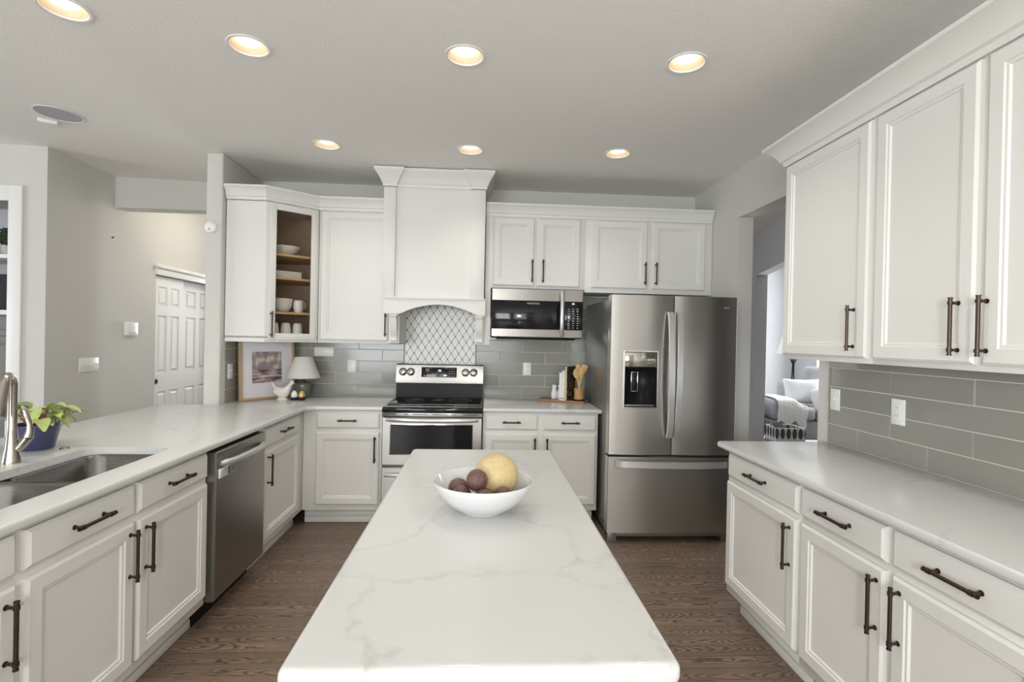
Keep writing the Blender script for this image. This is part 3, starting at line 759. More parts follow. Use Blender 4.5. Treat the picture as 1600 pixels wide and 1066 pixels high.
# left door is built round the dispenser recess
DX0, DX1, DZ0, DZ1 = 1.032, 1.268, 0.985, 1.382
b = MB()
def front_y(x, x0, x1):
    u = (x-x0)/(x1-x0); e = min(x-x0, x1-x)
    return FY+0.014-0.014*4*u*(1-u)+(0.005*max(0, 1-e/0.004))
xs = [FX0, FX0+0.004, FX0+0.012, 0.97, 1.0, DX0, 1.07, 1.11, 1.15, 1.19, 1.23, DX1, 1.30, 1.34, FM-0.014, FM-0.006, FM-0.002]
zs = [0.640, DZ0, DZ1, 1.790]
X0, X1 = FX0, FM-0.002
V = [[b.bm.verts.new((x, front_y(x, X0, X1), z)) for x in xs] for z in zs]
i0, i1 = xs.index(DX0), xs.index(DX1)
for j in range(3):
    for i in range(len(xs)-1):
        if j == 1 and i0 <= i < i1: continue
        b._f([V[j][i], V[j][i+1], V[j+1][i+1], V[j+1][i]], 0)
back = [[b.bm.verts.new((x, 3.730, z)) for x in (X0, X1)] for z in (0.640, 1.790)]
b._f([V[0][0], V[1][0], V[2][0], V[3][0], back[1][0], back[0][0]], 0)
b._f([V[0][-1], V[1][-1], V[2][-1], V[3][-1], back[1][1], back[0][1]], 0)
b._f([back[0][0], back[0][1], back[1][1], back[1][0]], 0)
b._f(V[3]+[back[1][1], back[1][0]], 0); b._f(V[0]+[back[0][1], back[0][0]], 0)
dl = b.obj('door', steel_f, t, ang=30); tag(dl, 'left door with the ice and water dispenser')
dr = fdoor(FM+0.002, FX1, 0.640, 1.790).obj('door', steel_f, t, ang=30); tag(dr, 'right door with a small badge')
text_mesh('badge', 'Whirlpool', 0.030, M('badge_silver', (0.75, 0.76, 0.76), 0.3, 0.8, vary=0.02), dr, (1.735, FY+0.0045, 1.715))
fz = fdoor(FX0, FX1, 0.075, 0.622, 'freezer_drawer').obj('freezer_drawer', steel_f, t, ang=30)
MB().box(FM-0.0018, FM+0.0018, FY+0.02, 3.73, 0.640, 1.788).obj('gap_strip', dark_gap, t)  # dark strip added in the gap between the doors for its shade
MB().box(FX0+0.004, FX1-0.004, FY+0.03, 3.73, 0.6225, 0.6395).obj('gap_strip', dark_gap, t)  # same dark shading strip above the freezer drawer
# handles: bowed flat bars
def bowbar(p0, p1, bow, w, th, axis, n=24):
    b = MB(); rings = []
    p0, p1 = Vector(p0), Vector(p1)
    for i in range(n+1):
        u = i/n; c = p0.lerp(p1, u); c.y -= bow*(1-(2*u-1)**2)**0.6 if 0 < u < 1 else 0
        if axis == 'z': P = [(c.x-w/2, c.y, c.z), (c.x-w/2+0.003, c.y-th, c.z), (c.x+w/2-0.003, c.y-th, c.z), (c.x+w/2, c.y, c.z)]
        else: P = [(c.x, c.y, c.z-w/2), (c.x, c.y-th, c.z-w/2+0.003), (c.x, c.y-th, c.z+w/2-0.003), (c.x, c.y, c.z+w/2)]
        rings.append(b.ring(P))
    for a, c in zip(rings, rings[1:]): b.bridge(a, c)
    b._f(rings[0][::-1], 0); b._f(rings[-1], 0); return b
hand_m = M('satin_handle', (0.66, 0.655, 0.65), 0.28, 0.65, bump=0.01, bscale=120)
bowbar((1.366, FY+0.004, 0.765), (1.358, FY+0.004, 1.672), 0.050, 0.044, 0.014, 'z').obj('handle', hand_m, dl)
bowbar((1.416, FY+0.004, 0.765), (1.424, FY+0.004, 1.672), 0.050, 0.040, 0.014, 'z').obj('handle', hand_m, dr)
bowbar((0.975, FY+0.004, 0.578), (1.800, FY+0.004, 0.572), 0.045, 0.050, 0.014, 'x').obj('handle', hand_m, fz)
# dispenser
disp = thing('dispenser', None, None); disp.parent = t
b = MB(); b.box(DX0-0.004, DX1+0.004, 3.66, 3.725, DZ0-0.004, DZ1+0.004)
b.bm.faces.ensure_lookup_table()
b = MB()
yb = 3.722
for (a, c, p, q) in ((DX0, DX1, DZ0, DZ1),):
    F_ = b.ring([(a, FY+0.004, p), (c, FY+0.004, p), (c, FY+0.004, q), (a, FY+0.004, q)])
    K_ = b.ring([(a+0.012, yb, p+0.02), (c-0.012, yb, p+0.02), (c-0.012, yb, q-0.01), (a+0.012, yb, q-0.01)])
    b.bridge(F_, K_); b._f(K_, 0)
b.obj('recess', black_pl, disp, fix=False)
b = MB(); b.box(DX0+0.002, DX1-0.002, FY-0.001, FY+0.03, 1.272, DZ1-0.003, bev=0.004); b.obj('control_panel', M('dispenser_mirror', (0.42, 0.40, 0.35), 0.08, 1.0, bump=0.004, bscale=6), disp)
b = MB(); b.prism([(FY+0.0, 1.272), (FY+0.045, 1.272), (FY+0.045, 1.250), (FY+0.012, 1.255)], 'x', DX0+0.004, DX1-0.004); b.obj('nozzle_housing', black_pl, disp)
b = MB()
for (a, c, p, q) in ((DX0-0.007, DX0, DZ0-0.007, DZ1+0.007), (DX1, DX1+0.007, DZ0-0.007, DZ1+0.007), (DX0, DX1, DZ0-0.007, DZ0), (DX0, DX1, DZ1, DZ1+0.007)):
    b.box(a, c, FY-0.0045, FY+0.012, p, q)
b.obj('bezel', chrome, disp)
b = MB(); frm(b, 1.096, 1.148, 1.090, 1.235, 0.005, 3.690, 3.700); b.obj('paddle_rim', chrome, disp)
MB().box(1.100, 1.144, 3.694, 3.703, 1.094, 1.231, bev=0.003).obj('paddle', black_gl, disp)
MB().box(DX0+0.01, DX1-0.01, FY+0.012, 3.715, DZ0+0.004, DZ0+0.014, bev=0.002).obj('drip_tray', steel_g, disp)
b = MB(); b.box(0.940, 1.850, 3.690, 3.76, 0.030, 0.070, bev=0.004); b.obj('base_grille', steel_g, t)
for x0_, x1_ in ((0.940, 1.010), (1.785, 1.850)):
    MB().box(x0_, x1_, 3.672, 3.78, 0.0, 0.066, bev=0.006).obj('foot', steel_g, t)
MB().box(0.965, 1.83, 3.80, 4.60, 0.0, 0.035).obj('roller_base', dark_gap, t)
for x0_, x1_ in ((0.945, 1.03), (1.76, 1.84)):
    MB().box(x0_, x1_, 3.66, 3.80, 1.772, 1.792, bev=0.005).obj('hinge_cover', steel_g, t)

# ------------------------------------------------------------------ range
t = thing('range', 'stainless steel electric range with black glass cooktop under the hood', 'range', (0, 0, 0))
RX0, RX1, RY = -0.7415, 0.0225, 3.952
MB().box(RX0+0.004, RX1-0.004, 3.985, 4.675, 0.05, 0.900, bev=0.003).obj('body', steel_g, t)
MB().box(RX0+0.02, RX1-0.02, 4.02, 4.65, 0.0, 0.05).obj('plinth', dark_gap, t)
b = MB(); b.box(RX0, RX1, RY-0.012, 4.60, 0.876, 0.9165, bev=0.012, seg=3); b.box(RX0+0.012, RX1-0.012, RY+0.03, 4.58, 0.9165, 0.9200, bev=0.0015)
ct = b.obj('cooktop', black_gl, t)
ringm = M('burner_ring', (0.13, 0.13, 0.135), 0.25, vary=0.05)
for (x, y, r) in ((-0.55, 4.14, 0.115), (-0.17, 4.14, 0.085), (-0.55, 4.42, 0.08), (-0.17, 4.42, 0.105), (-0.36, 4.46, 0.05)):
    MB().lathe([(r-0.002, 0.9202), (r-0.002, 0.9206), (r, 0.9206), (r, 0.9202)], (x, y, 0), 48).obj('burner_ring', ringm, ct)
fr = MB(); frm2 = [(RX0+0.012, RX0+0.02, RY+0.03, 4.58), (RX1-0.02, RX1-0.012, RY+0.03, 4.58), (RX0+0.02, RX1-0.02, RY+0.03, RY+0.036)]
for a, c, p, q in frm2: fr.box(a, c, p, q, 0.9195, 0.9212)
fr.obj('cooktop_trim', M('cooktop_edge', (0.40, 0.39, 0.37), 0.25, 1.0, vary=0.03), ct)
# backguard
b = MB(); b.prism([(4.585, 0.918), (4.685, 0.918), (4.685, 1.208), (4.615, 1.208), (4.600, 1.200), (4.575, 1.075), (4.575, 1.052), (4.598, 1.045), (4.592, 0.955)], 'x', RX0, RX1)
bg = b.obj('backguard', black_pl, t)
b = MB(); b.prism([(4.572, 1.050), (4.580, 1.044), (4.605, 1.050), (4.640, 1.215), (4.606, 1.215), (4.596, 1.206), (4.570, 1.075)], 'x', RX0-0.001, RX1+0.001)
cpn = b.obj('control_panel', steel_h, bg, ang=25)
tilt = math.atan2(4.596-4.570, 1.206-1.075)
def onpanel(x, z):  # point on the sloped control panel
    return (x, 4.570+(z-1.075)*math.tan(tilt), z)
R_p = Matrix.Rotation(-tilt, 4, 'X')
pd = MB().rectloft(-0.155, 0.155, -0.044, 0.044, [(0, 0), (0, 0.002), (0.003, 0.0035)]).obj('display', black_gl, bg)
pd.location = onpanel(-0.366, 1.145); pd.rotation_euler = (-tilt, 0, 0)
def onset(o, par): return o
text_mesh('clock_digits', ':36', 0.026, glyph, bg, tuple(Vector(onpanel(-0.363, 1.160))+Vector((0, -0.0045, 0))), (PI/2-tilt, 0, 0))
b = MB()
for i in range(3):
    for j in range(4): b.box(0.088+i*0.020, 0.096+i*0.020, -0.0042, -0.0034, -0.036+j*0.021, -0.031+j*0.021)
for i in range(6):
    for j in range(2): b.box(-0.064+i*0.022, -0.051+i*0.022, -0.0042, -0.0034, -0.036+j*0.017, -0.031+j*0.017)
for i in range(2):
    for j in range(2): b.box(-0.118+i*0.018, -0.106+i*0.018, -0.0042, -0.0034, 0.008+j*0.016, 0.015+j*0.016)
for i in range(3): b.box(-0.135+i*0.020, -0.125+i*0.020, -0.0042, -0.0034, -0.036, -0.028)
tag(b.obj('button_legends', glyph2, pd), kind='stuff')
for x in (-0.683, -0.615, -0.133, -0.062):
    kn = thing('knob', None, None); kn.parent = bg; kn.location = onpanel(x, 1.146); kn.rotation_euler = (-tilt, 0, 0)
    MB().lathe([(0.031, 0), (0.031, -0.004), (0.026, -0.008), (0.024, -0.020), (0.020, -0.023), (0, -0.023)], n=28, ax='y').obj('knob_base', chrome, kn)
    MB().box(-0.005, 0.005, -0.034, -0.020, -0.022, 0.022, bev=0.003).obj('knob_grip', chrome, kn)
    MB().lathe([(0.0355, 0), (0.0355, -0.0015), (0.0315, -0.0015), (0.0315, 0)], n=28, ax='y').obj('knob_scale', dark_gap, kn)
# front trim with vent slots, door, drawer
MB().box(RX0, RX1, RY+0.006, 3.99, 0.846, 0.876, bev=0.002).obj('front_trim', steel_h, t)
for (a, c) in ((-0.72, -0.64), (-0.575, -0.545), (-0.51, -0.40), (-0.36, -0.24), (-0.215, -0.18), (-0.13, -0.01)):
    MB().box(a, c, RY+0.004, RY+0.02, 0.862, 0.867).obj('vent_slot', dark_gap, t)
dr = MB().rectloft(RX0+0.002, RX1-0.002, 0.474, 0.842, [(0, 0), (0, 0.034), (0.006, 0.040)], y=3.992).obj('oven_door', steel_h, t)
b = MB().rectloft(-0.680, -0.048, 0.555, 0.792, [(0, 0), (0, 0.0015), (0.004, 0.0025)], y=RY); b.obj('window_frame', chrome, dr)
b = MB().rectloft(-0.674, -0.054, 0.561, 0.786, [(0, 0), (0, 0.0015)], y=RY-0.002); b.obj('window_glass', black_gl, dr)
b = MB(); pts = []
for i in range(25):
    u = i/24; pts.append((RX0+0.035+u*(RX1-RX0-0.07), RY-0.012-0.040*(1-(2*u-1)**4), 0.826))
b.tube(pts, [0.012]+[0.0165]*23+[0.012], 14)
for x in (RX0+0.045, RX1-0.045): b.box(x-0.015, x+0.015, RY-0.024, RY+0.002, 0.812, 0.840, bev=0.004)
b.obj('handle', hand_m, dr)
dw = MB().rectloft(RX0+0.002, RX1-0.002, 0.075, 0.458, [(0, 0), (0, 0.034), (0.006, 0.040)], y=3.992).obj('storage_drawer', steel_h, t)
b = MB(); pts = [(RX0+0.03+i/16*(RX1-RX0-0.06), RY-0.006-0.028*(1-(2*i/16-1)**4), 0.405) for i in range(17)]
b.tube(pts, 0.018, 12, flat=0.7); b.obj('handle', hand_m, dw)
MB().box(-0.625, -0.585, RY-0.0018, RY+0.002, 0.335, 0.355, bev=0.0005).obj('badge', dark_gap, dw)

# ------------------------------------------------------------------ microwave
t = thing('microwave', 'stainless over-the-range microwave mounted under the wall cabinet', 'microwave', (0, 0, 0))
MX0, MX1, MY, MZ0, MZ1 = 0.080, 0.842, 4.250, 1.466, 1.872
MB().box(MX0+0.002, MX1-0.002, MY+0.035, 4.672, MZ0, MZ1-0.002, bev=0.004).obj('case', black_pl, t)
d = MB().rectloft(MX0, 0.682, MZ0+0.006, MZ1, [(0, 0), (0, 0.030), (0.004, 0.034)], y=MY+0.034).obj('door', steel_h, t)
MB().rectloft(MX0+0.004, 0.678, 1.538, 1.776, [(0, 0), (0, 0.0025), (0.002, 0.004)], y=MY).obj('door_glass', black_gl, d)
text_mesh('logo', 'WHIRLPOOL', 0.019, glyph2, d, (0.425, MY-0.0045, 1.752))
b = MB(); b.tube([(0.660, MY+0.002, 1.486), (0.660, MY-0.030, 1.505), (0.660, MY-0.045, 1.560), (0.660, MY-0.050, 1.665), (0.660, MY-0.045, 1.775), (0.660, MY-0.030, 1.835), (0.660, MY+0.002, 1.858)], [0.013, 0.015, 0.016, 0.017, 0.016, 0.015, 0.013], 14); b.obj('handle', hand_m, d)
p = MB().rectloft(0.6835, MX1, MZ0+0.006, MZ1, [(0, 0), (0, 0.030), (0.004, 0.034)], y=MY+0.034).obj('control_panel', steel_h, t)
MB().rectloft(0.6875, MX1-0.004, 1.538, 1.776, [(0, 0), (0, 0.0025), (0.002, 0.004)], y=MY).obj('keypad', black_gl, p)
text_mesh('clock_digits', ':36', 0.020, glyph, p, (0.757, MY-0.0045, 1.756))
b = MB()
for i in range(3):
    for j in range(9):
        w = random.choice((0.005, 0.006, 0.008)); x = 0.722+i*0.037; z = 1.712-j*0.0195
        b.box(x-w, x+w, MY-0.0048, MY-0.0038, z-0.003, z+0.003)
tag(b.obj('key_legends', glyph2, p), kind='stuff')
MB().box(MX0+0.05, MX1-0.05, MY+0.06, 4.60, MZ0-0.012, MZ0, bev=0.004).obj('vent_grille', black_pl, t)

# ------------------------------------------------------------------ dishwasher
t = thing('dishwasher', 'stainless steel dishwasher with bar handle in the left run', 'dishwasher', (0, 0, 0), 0)
DXF = -1.298
MB().box(-1.94, -1.352, 2.640, 3.205, 0.105, 0.872).obj('tub', dark_gap, t)
d = MB().rectloft(2.627, 3.205, 0.118, 0.862, [(0, 0), (0, 0.048), (0.005, 0.054)]).obj('door', steel_d, t); d.location = (-1.352, 0, 0); d.rotation_euler = (0, 0, PI/2)
b = MB(); pts = []
for i in range(25):
    u = i/24; pts.append((2.662+u*0.50, -0.057-0.040*(1-(2*u-1)**4), 0.800+0.0*u))
b.tube(pts, [0.010]+[0.017]*23+[0.010], 14); b.obj('handle', hand_m, d)
MB().box(2.62, 3.21, 0.0, 0.03, 0.864, 0.874).obj('top_gap', dark_gap, d)
MB().box(-1.60, -1.40, 2.622, 3.222, 0.0, 0.105).obj('toe_kick', black_pl, t)
m = thing('dishwasher_magnet', 'small white and dark sliding magnet on the dishwasher door', 'magnet', (DXF+0.0005, 2.645, 0.7505), PI/2)
MB().box(0.0, 0.155, -0.009, 0, -0.024, 0.024, bev=0.004).obj('plate', plate_m, m)
MB().box(0.085, 0.147, -0.0105, -0.009, -0.020, 0.020, bev=0.001).obj('dark_window', M('magnet_navy', (0.03, 0.035, 0.06), 0.4, vary=0.05), m)
MB().box(0.010, 0.080, -0.0105, -0.009, -0.020, 0.020, bev=0.001).obj('slider', M('magnet_grey', (0.55, 0.55, 0.56), 0.5, vary=0.05), m)
b = MB()
for i in range(3): b.box(0.094, 0.138-0.008*(i % 2), -0.0112, -0.0104, 0.010-i*0.012, 0.0145-i*0.012)
tag(b.obj('printed_lines', glyph2, m), kind='stuff')

# ------------------------------------------------------------------ sink, faucet, air switch
t = thing('sink', 'undermount stainless steel double-bowl sink in the left countertop', 'sink', (0, 0, 0))
def bowl(y0, y1):
    b = MB(); prev = None
    x0, x1 = -1.790, -1.440
    for ins, z, r in ((-0.008, 0.8805, 0.075), (0.0, 0.8795, 0.068), (0.006, 0.870, 0.066), (0.016, 0.72, 0.066), (0.030, 0.700, 0.06), (0.06, 0.692, 0.05)):
        cur = b.ring([(x, y, z) for x, y in rrect(x0+ins, x1-ins, y0+ins, y1-ins, r)])
        if prev: b.bridge(prev, cur)
        prev = cur
    b._f(prev, 0); return b
o1 = bowl(1.572, 2.020).obj('bowl', steel_s, t); o2 = bowl(2.050, 2.495).obj('bowl', steel_s, t)
MB().box(-1.797, -1.433, 2.020, 2.050, 0.8690, 0.8800, bev=0.005).obj('divider', steel_s, t)
for o_, y in ((o1, 1.80), (o2, 2.27)):
    MB().lathe([(0.045, 0.6925), (0.043, 0.695), (0.030, 0.694), (0.028, 0.690), (0, 0.690)], (-1.615, y, 0), 28).obj('drain', chrome, o_)
t = thing('faucet', 'brushed nickel pull-down kitchen faucet behind the sink', 'faucet', (-1.882, 2.190, 0.914))
MB().lathe([(0, 0), (0.0315, 0), (0.032, 0.006), (0.030, 0.014), (0.0225, 0.06), (0.0185, 0.10), (0.0165, 0.13), (0.0165, 0.136), (0.0155, 0.14), (0.0155, 0.24), (0, 0.24)], n=28).obj('body', nickel, t)
pts = [(0, 0, 0.235)]; 
for i in range(13):
    a = PI*0.86*i/12; pts.append((0.034*(1-math.cos(a))*0.30, -0.034*(1-math.cos(a))*0.95, 0.315+0.036*math.sin(a)))
MB().tube(pts, [0.0155]+[0.0155+0.0040*i/12 for i in range(13)], 18).obj('spout', nickel, t)
e = Vector(pts[-1]); dn = Vector((0.045, -0.20, -0.55)).normalized()
b = MB(); b.tube([e+dn*x for x in (-0.004, 0.02, 0.05, 0.09, 0.125, 0.138)], [0.0197, 0.0205, 0.0225, 0.0265, 0.0310, 0.0300], 20); b.obj('spray_head', nickel, t)
b = MB(); b.tube([(0.006, 0.003, 0.045), (0.024, 0.010, 0.066), (0.044, 0.018, 0.100)], [0.015, 0.0165, 0.0195], 18); b.obj('valve', nickel, t)
b = MB(); b.tube([(0.045, 0.0185, 0.102), (0.050, 0.0205, 0.124), (0.049, 0.020, 0.154), (0.041, 0.017, 0.184), (0.033, 0.014, 0.210), (0.029, 0.013, 0.219)], [0.0190, 0.0145, 0.0095, 0.0110, 0.0140, 0.0105], 16, flat=0.8); b.obj('lever', nickel, t)
o = MB().lathe([(0, 0.006), (0.012, 0.006), (0.013, 0.003), (0.020, 0.004), (0.022, 0.0), (0, 0)], n=28).obj('air_switch', nickel, loc=(-1.885, 2.462, 0.914)); tag(o, 'small chrome air switch button in the counter beside the blue pot', 'button')

# ------------------------------------------------------------------ potted plant behind the sink
t = thing('potted_plant', 'leafy green houseplant in a blue pot behind the sink', 'potted plant', (-2.005, 2.455, 0.914))
pot_m = M('blue_pot', (0.060, 0.062, 0.150), 0.35, vary=0.08, bscale=20)
MB().lathe([(0, 0), (0.060, 0), (0.064, 0.004), (0.086, 0.106), (0.089, 0.107), (0.089, 0.114), (0.083, 0.114), (0.080, 0.100), (0, 0.098)], n=10).obj('pot', pot_m, t)
soil = M('potting_soil', (0.03, 0.022, 0.016), 0.95, bump=0.6, bscale=120)
MB().lathe([(0.079, 0.099), (0.04, 0.104), (0, 0.106)], n=20).obj('soil', soil, t)
leafm = M('plant_leaf', (0.42, 0.50, 0.17), 0.45, vary=0.45, bscale=18)
leafd = M('plant_leaf_dark', (0.22, 0.30, 0.11), 0.45, vary=0.35, bscale=18)
stemm = M('plant_stem', (0.30, 0.10, 0.05), 0.6, vary=0.2)
rl = random.Random(3)
for i in range(44):
    az = i*2.4+rl.uniform(-0.3, 0.3); out = rl.uniform(0.02, 0.10); hh = rl.uniform(0.05, 0.135)*(1.0-0.35*out/0.10); L = rl.uniform(0.075, 0.115); wdt = L*rl.uniform(0.44, 0.58)
    if i in (3, 8): out, hh, L = 0.12, 0.06, 0.09
    base = Vector((0.03*math.cos(az), 0.03*math.sin(az), 0.100)); j = Vector((out*math.cos(az), out*math.sin(az), 0.102+hh*0.75))
    b = MB(); b.tube([base, base.lerp(j, 0.5)+Vector((0, 0, 0.012)), j], [0.0028, 0.0022, 0.0015], 6, mi=1)
    d = Vector((math.cos(az), math.sin(az), rl.uniform(0.0, 0.9))).normalized(); sd = Vector((-math.sin(az), math.cos(az), 0)); upn = sd.cross(d)*-1
    rows = []
    for q in range(8):
        u = q/7; w = wdt*math.sin(PI*min(1, u*0.92+0.04))**0.75*(1-0.25*u); c = j+d*(L*u)+Vector((0, 0, -0.55*L*u*u))
        fold = 0.35*w
        rows.append(b.ring([c+sd*w*0.5+Vector((0, 0, fold*0.5)), c+sd*w*0.25+Vector((0, 0, fold*0.18)), c, c-sd*w*0.25+Vector((0, 0, fold*0.18)), c-sd*w*0.5+Vector((0, 0, fold*0.5))]))
    for r0, r1 in zip(rows, rows[1:]):
        for q in range(4): b._f([r0[q], r0[q+1], r1[q+1], r1[q]], 0)
    b.obj('leaf', [leafd if i % 4 == 0 else leafm, stemm], t, fix=False)

# ------------------------------------------------------------------ fruit bowl on the island
o = MB().lathe([(0, 0.003), (0.052, 0.003), (0.060, 0.0), (0.066, 0.001), (0.070, 0.006), (0.100, 0.022), (0.130, 0.050), (0.148, 0.078), (0.156, 0.098), (0.1555, 0.1005), (0.153, 0.0995), (0.144, 0.078), (0.126, 0.053), (0.097, 0.028), (0.060, 0.014), (0, 0.011)], n=64).obj('fruit_bowl', bowl_m, loc=(0.016, 1.622, 0.914))
tag(o, 'wide white ceramic bowl of fruit on the island', 'bowl')
mel = M('melon_rind', (0.72, 0.52, 0.24), 0.55); k = NT(mel)
tc = k.n('ShaderNodeTexCoord'); n1 = k.n('ShaderNodeTexNoise'); n1.inputs['Scale'].default_value = 9; k.l(tc.outputs['Object'], n1.inputs['Vector'])
n2 = k.n('ShaderNodeTexNoise'); n2.inputs['Scale'].default_value = 70; n2.inputs['Detail'].default_value = 4; k.l(tc.outputs['Object'], n2.inputs['Vector'])
c1 = k.mix(n1.outputs['Fac'], (0.44, 0.37, 0.17), (0.58, 0.42, 0.19)); net = k.ramp(n2.outputs['Fac'], [(0.45, (0, 0, 0)), (0.6, (0.5, 0.5, 0.5))])
k.l(k.mix(net, c1, (0.58, 0.49, 0.32)), k.b.inputs['Base Color'])
bp = k.n('ShaderNodeBump'); bp.inputs['Strength'].default_value = 0.25; bp.inputs['Distance'].default_value = 0.003; k.l(n2.outputs['Fac'], bp.inputs['Height']); k.l(bp.outputs[0], k.b.inputs['Normal'])
o = MB().sphere((0, 0, 0), 0.072, 36, 22, sc=(1.0, 1.0, 0.96)).obj('melon', mel, loc=(0.058, 1.665, 1.0155)); tag(o, 'round pale orange melon in the white bowl', 'melon')
frm_ = M('dark_fruit_skin', (0.125, 0.058, 0.050), 0.34, bump=0.5, bscale=130, vary=0.35)
BX, BY, BZ = 0.016, 1.622, 0.914
FR = [((-0.020, -0.045, 0.108), 0.033, 'dark purple round fruit on top, in front of the melon'), ((-0.078, 0.006, 0.068), 0.032, 'dark brown round fruit at the far left of the bowl pile'),
      ((-0.066, -0.050, 0.0655), 0.029, 'dark brown round fruit at the front left, below the top one'), ((0.000, -0.084, 0.062), 0.030, 'brown round fruit barely showing at the bowl front rim, left of its twin'),
      ((0.060, -0.060, 0.062), 0.030, 'reddish brown round fruit at the bowl front rim under the melon')]
FR = [((BX+p[0], BY+p[1], BZ+p[2]), r, lab) for p, r, lab in FR]
for p, r, lab in FR:
    o = MB().sphere((0, 0, 0), r, 28, 16, sc=(1, 1, 1.04)).obj('purple_fruit', frm_, loc=p); o.rotation_euler = (0.4, 0.3*p[0]*30, 0); tag(o, lab, 'fruit', 'dark round fruits in the bowl')

# ------------------------------------------------------------------ back-left counter: picture, hen, lamp, eggs
oakf = M('oak_frame', (0.50, 0.34, 0.19), 0.5, vary=0.15, bscale=40)
PL, PR = Vector((-1.922, 4.215)), Vector((-1.628, 4.590)); dv = PR-PL; Wd = dv.length
t = thing('picture_frame', 'oak picture frame with wide white mat leaning in the corner under the glass cabinet', 'picture', (PL.x, PL.y, 0.914), math.atan2(dv.y, dv.x))
t.rotation_euler = (math.radians(-3.0), 0, math.atan2(dv.y, dv.x))
H = 0.497
b = MB(); fw = 0.018
b.box(0, fw, -0.030, 0, 0, H, bev=0.0015); b.box(Wd-fw, Wd, -0.030, 0, 0, H, bev=0.0015); b.box(fw, Wd-fw, -0.030, 0, 0, fw, bev=0.0015); b.box(fw, Wd-fw, -0.030, 0, H-fw, H, bev=0.0015)
b.obj('frame', oakf, t)
MB().box(0.01, Wd-0.01, -0.012, -0.004, 0.01, H-0.01).obj('mat_board', M('mat_board', (0.76, 0.74, 0.77), 0.7, vary=0.01), t)
art = M('cloud_print', (0.4, 0.35, 0.35), 0.6); k = NT(art)
tc = k.n('ShaderNodeTexCoord'); sp_ = k.n('ShaderNodeSeparateXYZ'); k.l(tc.outputs['Generated'], sp_.inputs[0])
mp = k.n('ShaderNodeMapping'); mp.inputs['Scale'].default_value = (3.6, 1, 3.2); k.l(tc.outputs['Generated'], mp.inputs[0])
n1 = k.n('ShaderNodeTexNoise'); n1.inputs['Scale'].default_value = 1.1; n1.inputs['Detail'].default_value = 3; k.l(mp.outputs[0], n1.inputs['Vector'])
cl = k.ramp(n1.outputs['Fac'], [(0.42, (0.27, 0.22, 0.235)), (0.54, (0.36, 0.295, 0.29)), (0.61, (0.62, 0.53, 0.44))])
mp2 = k.n('ShaderNodeMapping'); mp2.inputs['Scale'].default_value = (1.4, 1, 9); k.l(tc.outputs['Generated'], mp2.inputs[0])
n2 = k.n('ShaderNodeTexNoise'); n2.inputs['Scale'].default_value = 1.3; n2.inputs['Detail'].default_value = 3; k.l(mp2.outputs[0], n2.inputs['Vector'])
wt = k.ramp(n2.outputs['Fac'], [(0.40, (0.10, 0.06, 0.07)), (0.52, (0.40, 0.30, 0.30)), (0.62, (0.58, 0.50, 0.48))])
fz_ = k.ramp(sp_.outputs[2], [(0.40, (0, 0, 0)), (0.47, (1, 1, 1))])
k.l(k.mix(fz_, wt, cl), k.b.inputs['Base Color'])
MB().box(0.108, Wd-0.112, -0.0135, -0.0120, 0.135, 0.392).obj('print', art, t)

hw = M('hen_ceramic', (0.80, 0.78, 0.73), 0.35, bump=0.25, bscale=60)
t = thing('hen_figurine', 'white ceramic hen figurine in front of the picture frame', 'figurine', (-1.622, 4.345, 0.914), -0.15)
b = MB(); prev = None
# body, from breast to tail: elliptical sections along x, tail rising on the left, head on the right
secs = [(-0.102, 0.134, 0.003, 0.010), (-0.092, 0.120, 0.009, 0.026), (-0.076, 0.098, 0.016, 0.036), (-0.055, 0.072, 0.030, 0.046), (-0.028, 0.056, 0.041, 0.050), (0.002, 0.054, 0.043, 0.051), (0.028, 0.066, 0.040, 0.054), (0.048, 0.086, 0.031, 0.052), (0.062, 0.112, 0.021, 0.040), (0.072, 0.136, 0.017, 0.024), (0.080, 0.143, 0.013, 0.016), (0.089, 0.142, 0.004, 0.006)]
for x, z, ry, rz_ in secs:
    cur = b.ring([(x+0.25*rz_*math.sin(a)*(-1 if x < 0 else 0.4), ry*math.cos(a), z+rz_*math.sin(a)) for a in [2*PI*i/16 for i in range(16)]])
    if prev: b.bridge(prev, cur)
    else: b._f(cur[::-1], 0)
    prev = cur
b._f(prev, 0); b.obj('body', hw, t)
MB().lathe([(0, 0), (0.036, 0), (0.038, 0.006), (0.028, 0.016), (0.024, 0.030), (0, 0.032)], (-0.005, 0, 0), 24, sx=1.2).obj('base', hw, t)
b = MB(); b.prism([(0.060, 0.150), (0.066, 0.163), (0.070, 0.153), (0.076, 0.164), (0.080, 0.152), (0.088, 0.158), (0.086, 0.146), (0.062, 0.142)], 'y', -0.003, 0.003); b.obj('comb', hw, t)
b = MB(); b.cyl((0.082, 0, 0.139), (0.099, 0, 0.133), 0.0055, 0.0008, 10); b.obj('beak', hw, t)
for s_ in (-1, 1):
    b = MB().sphere((-0.020, s_*0.036, 0.068), 0.036, 16, 10, sc=(1.35, 0.30, 0.8)); b.obj('wing', hw, t)

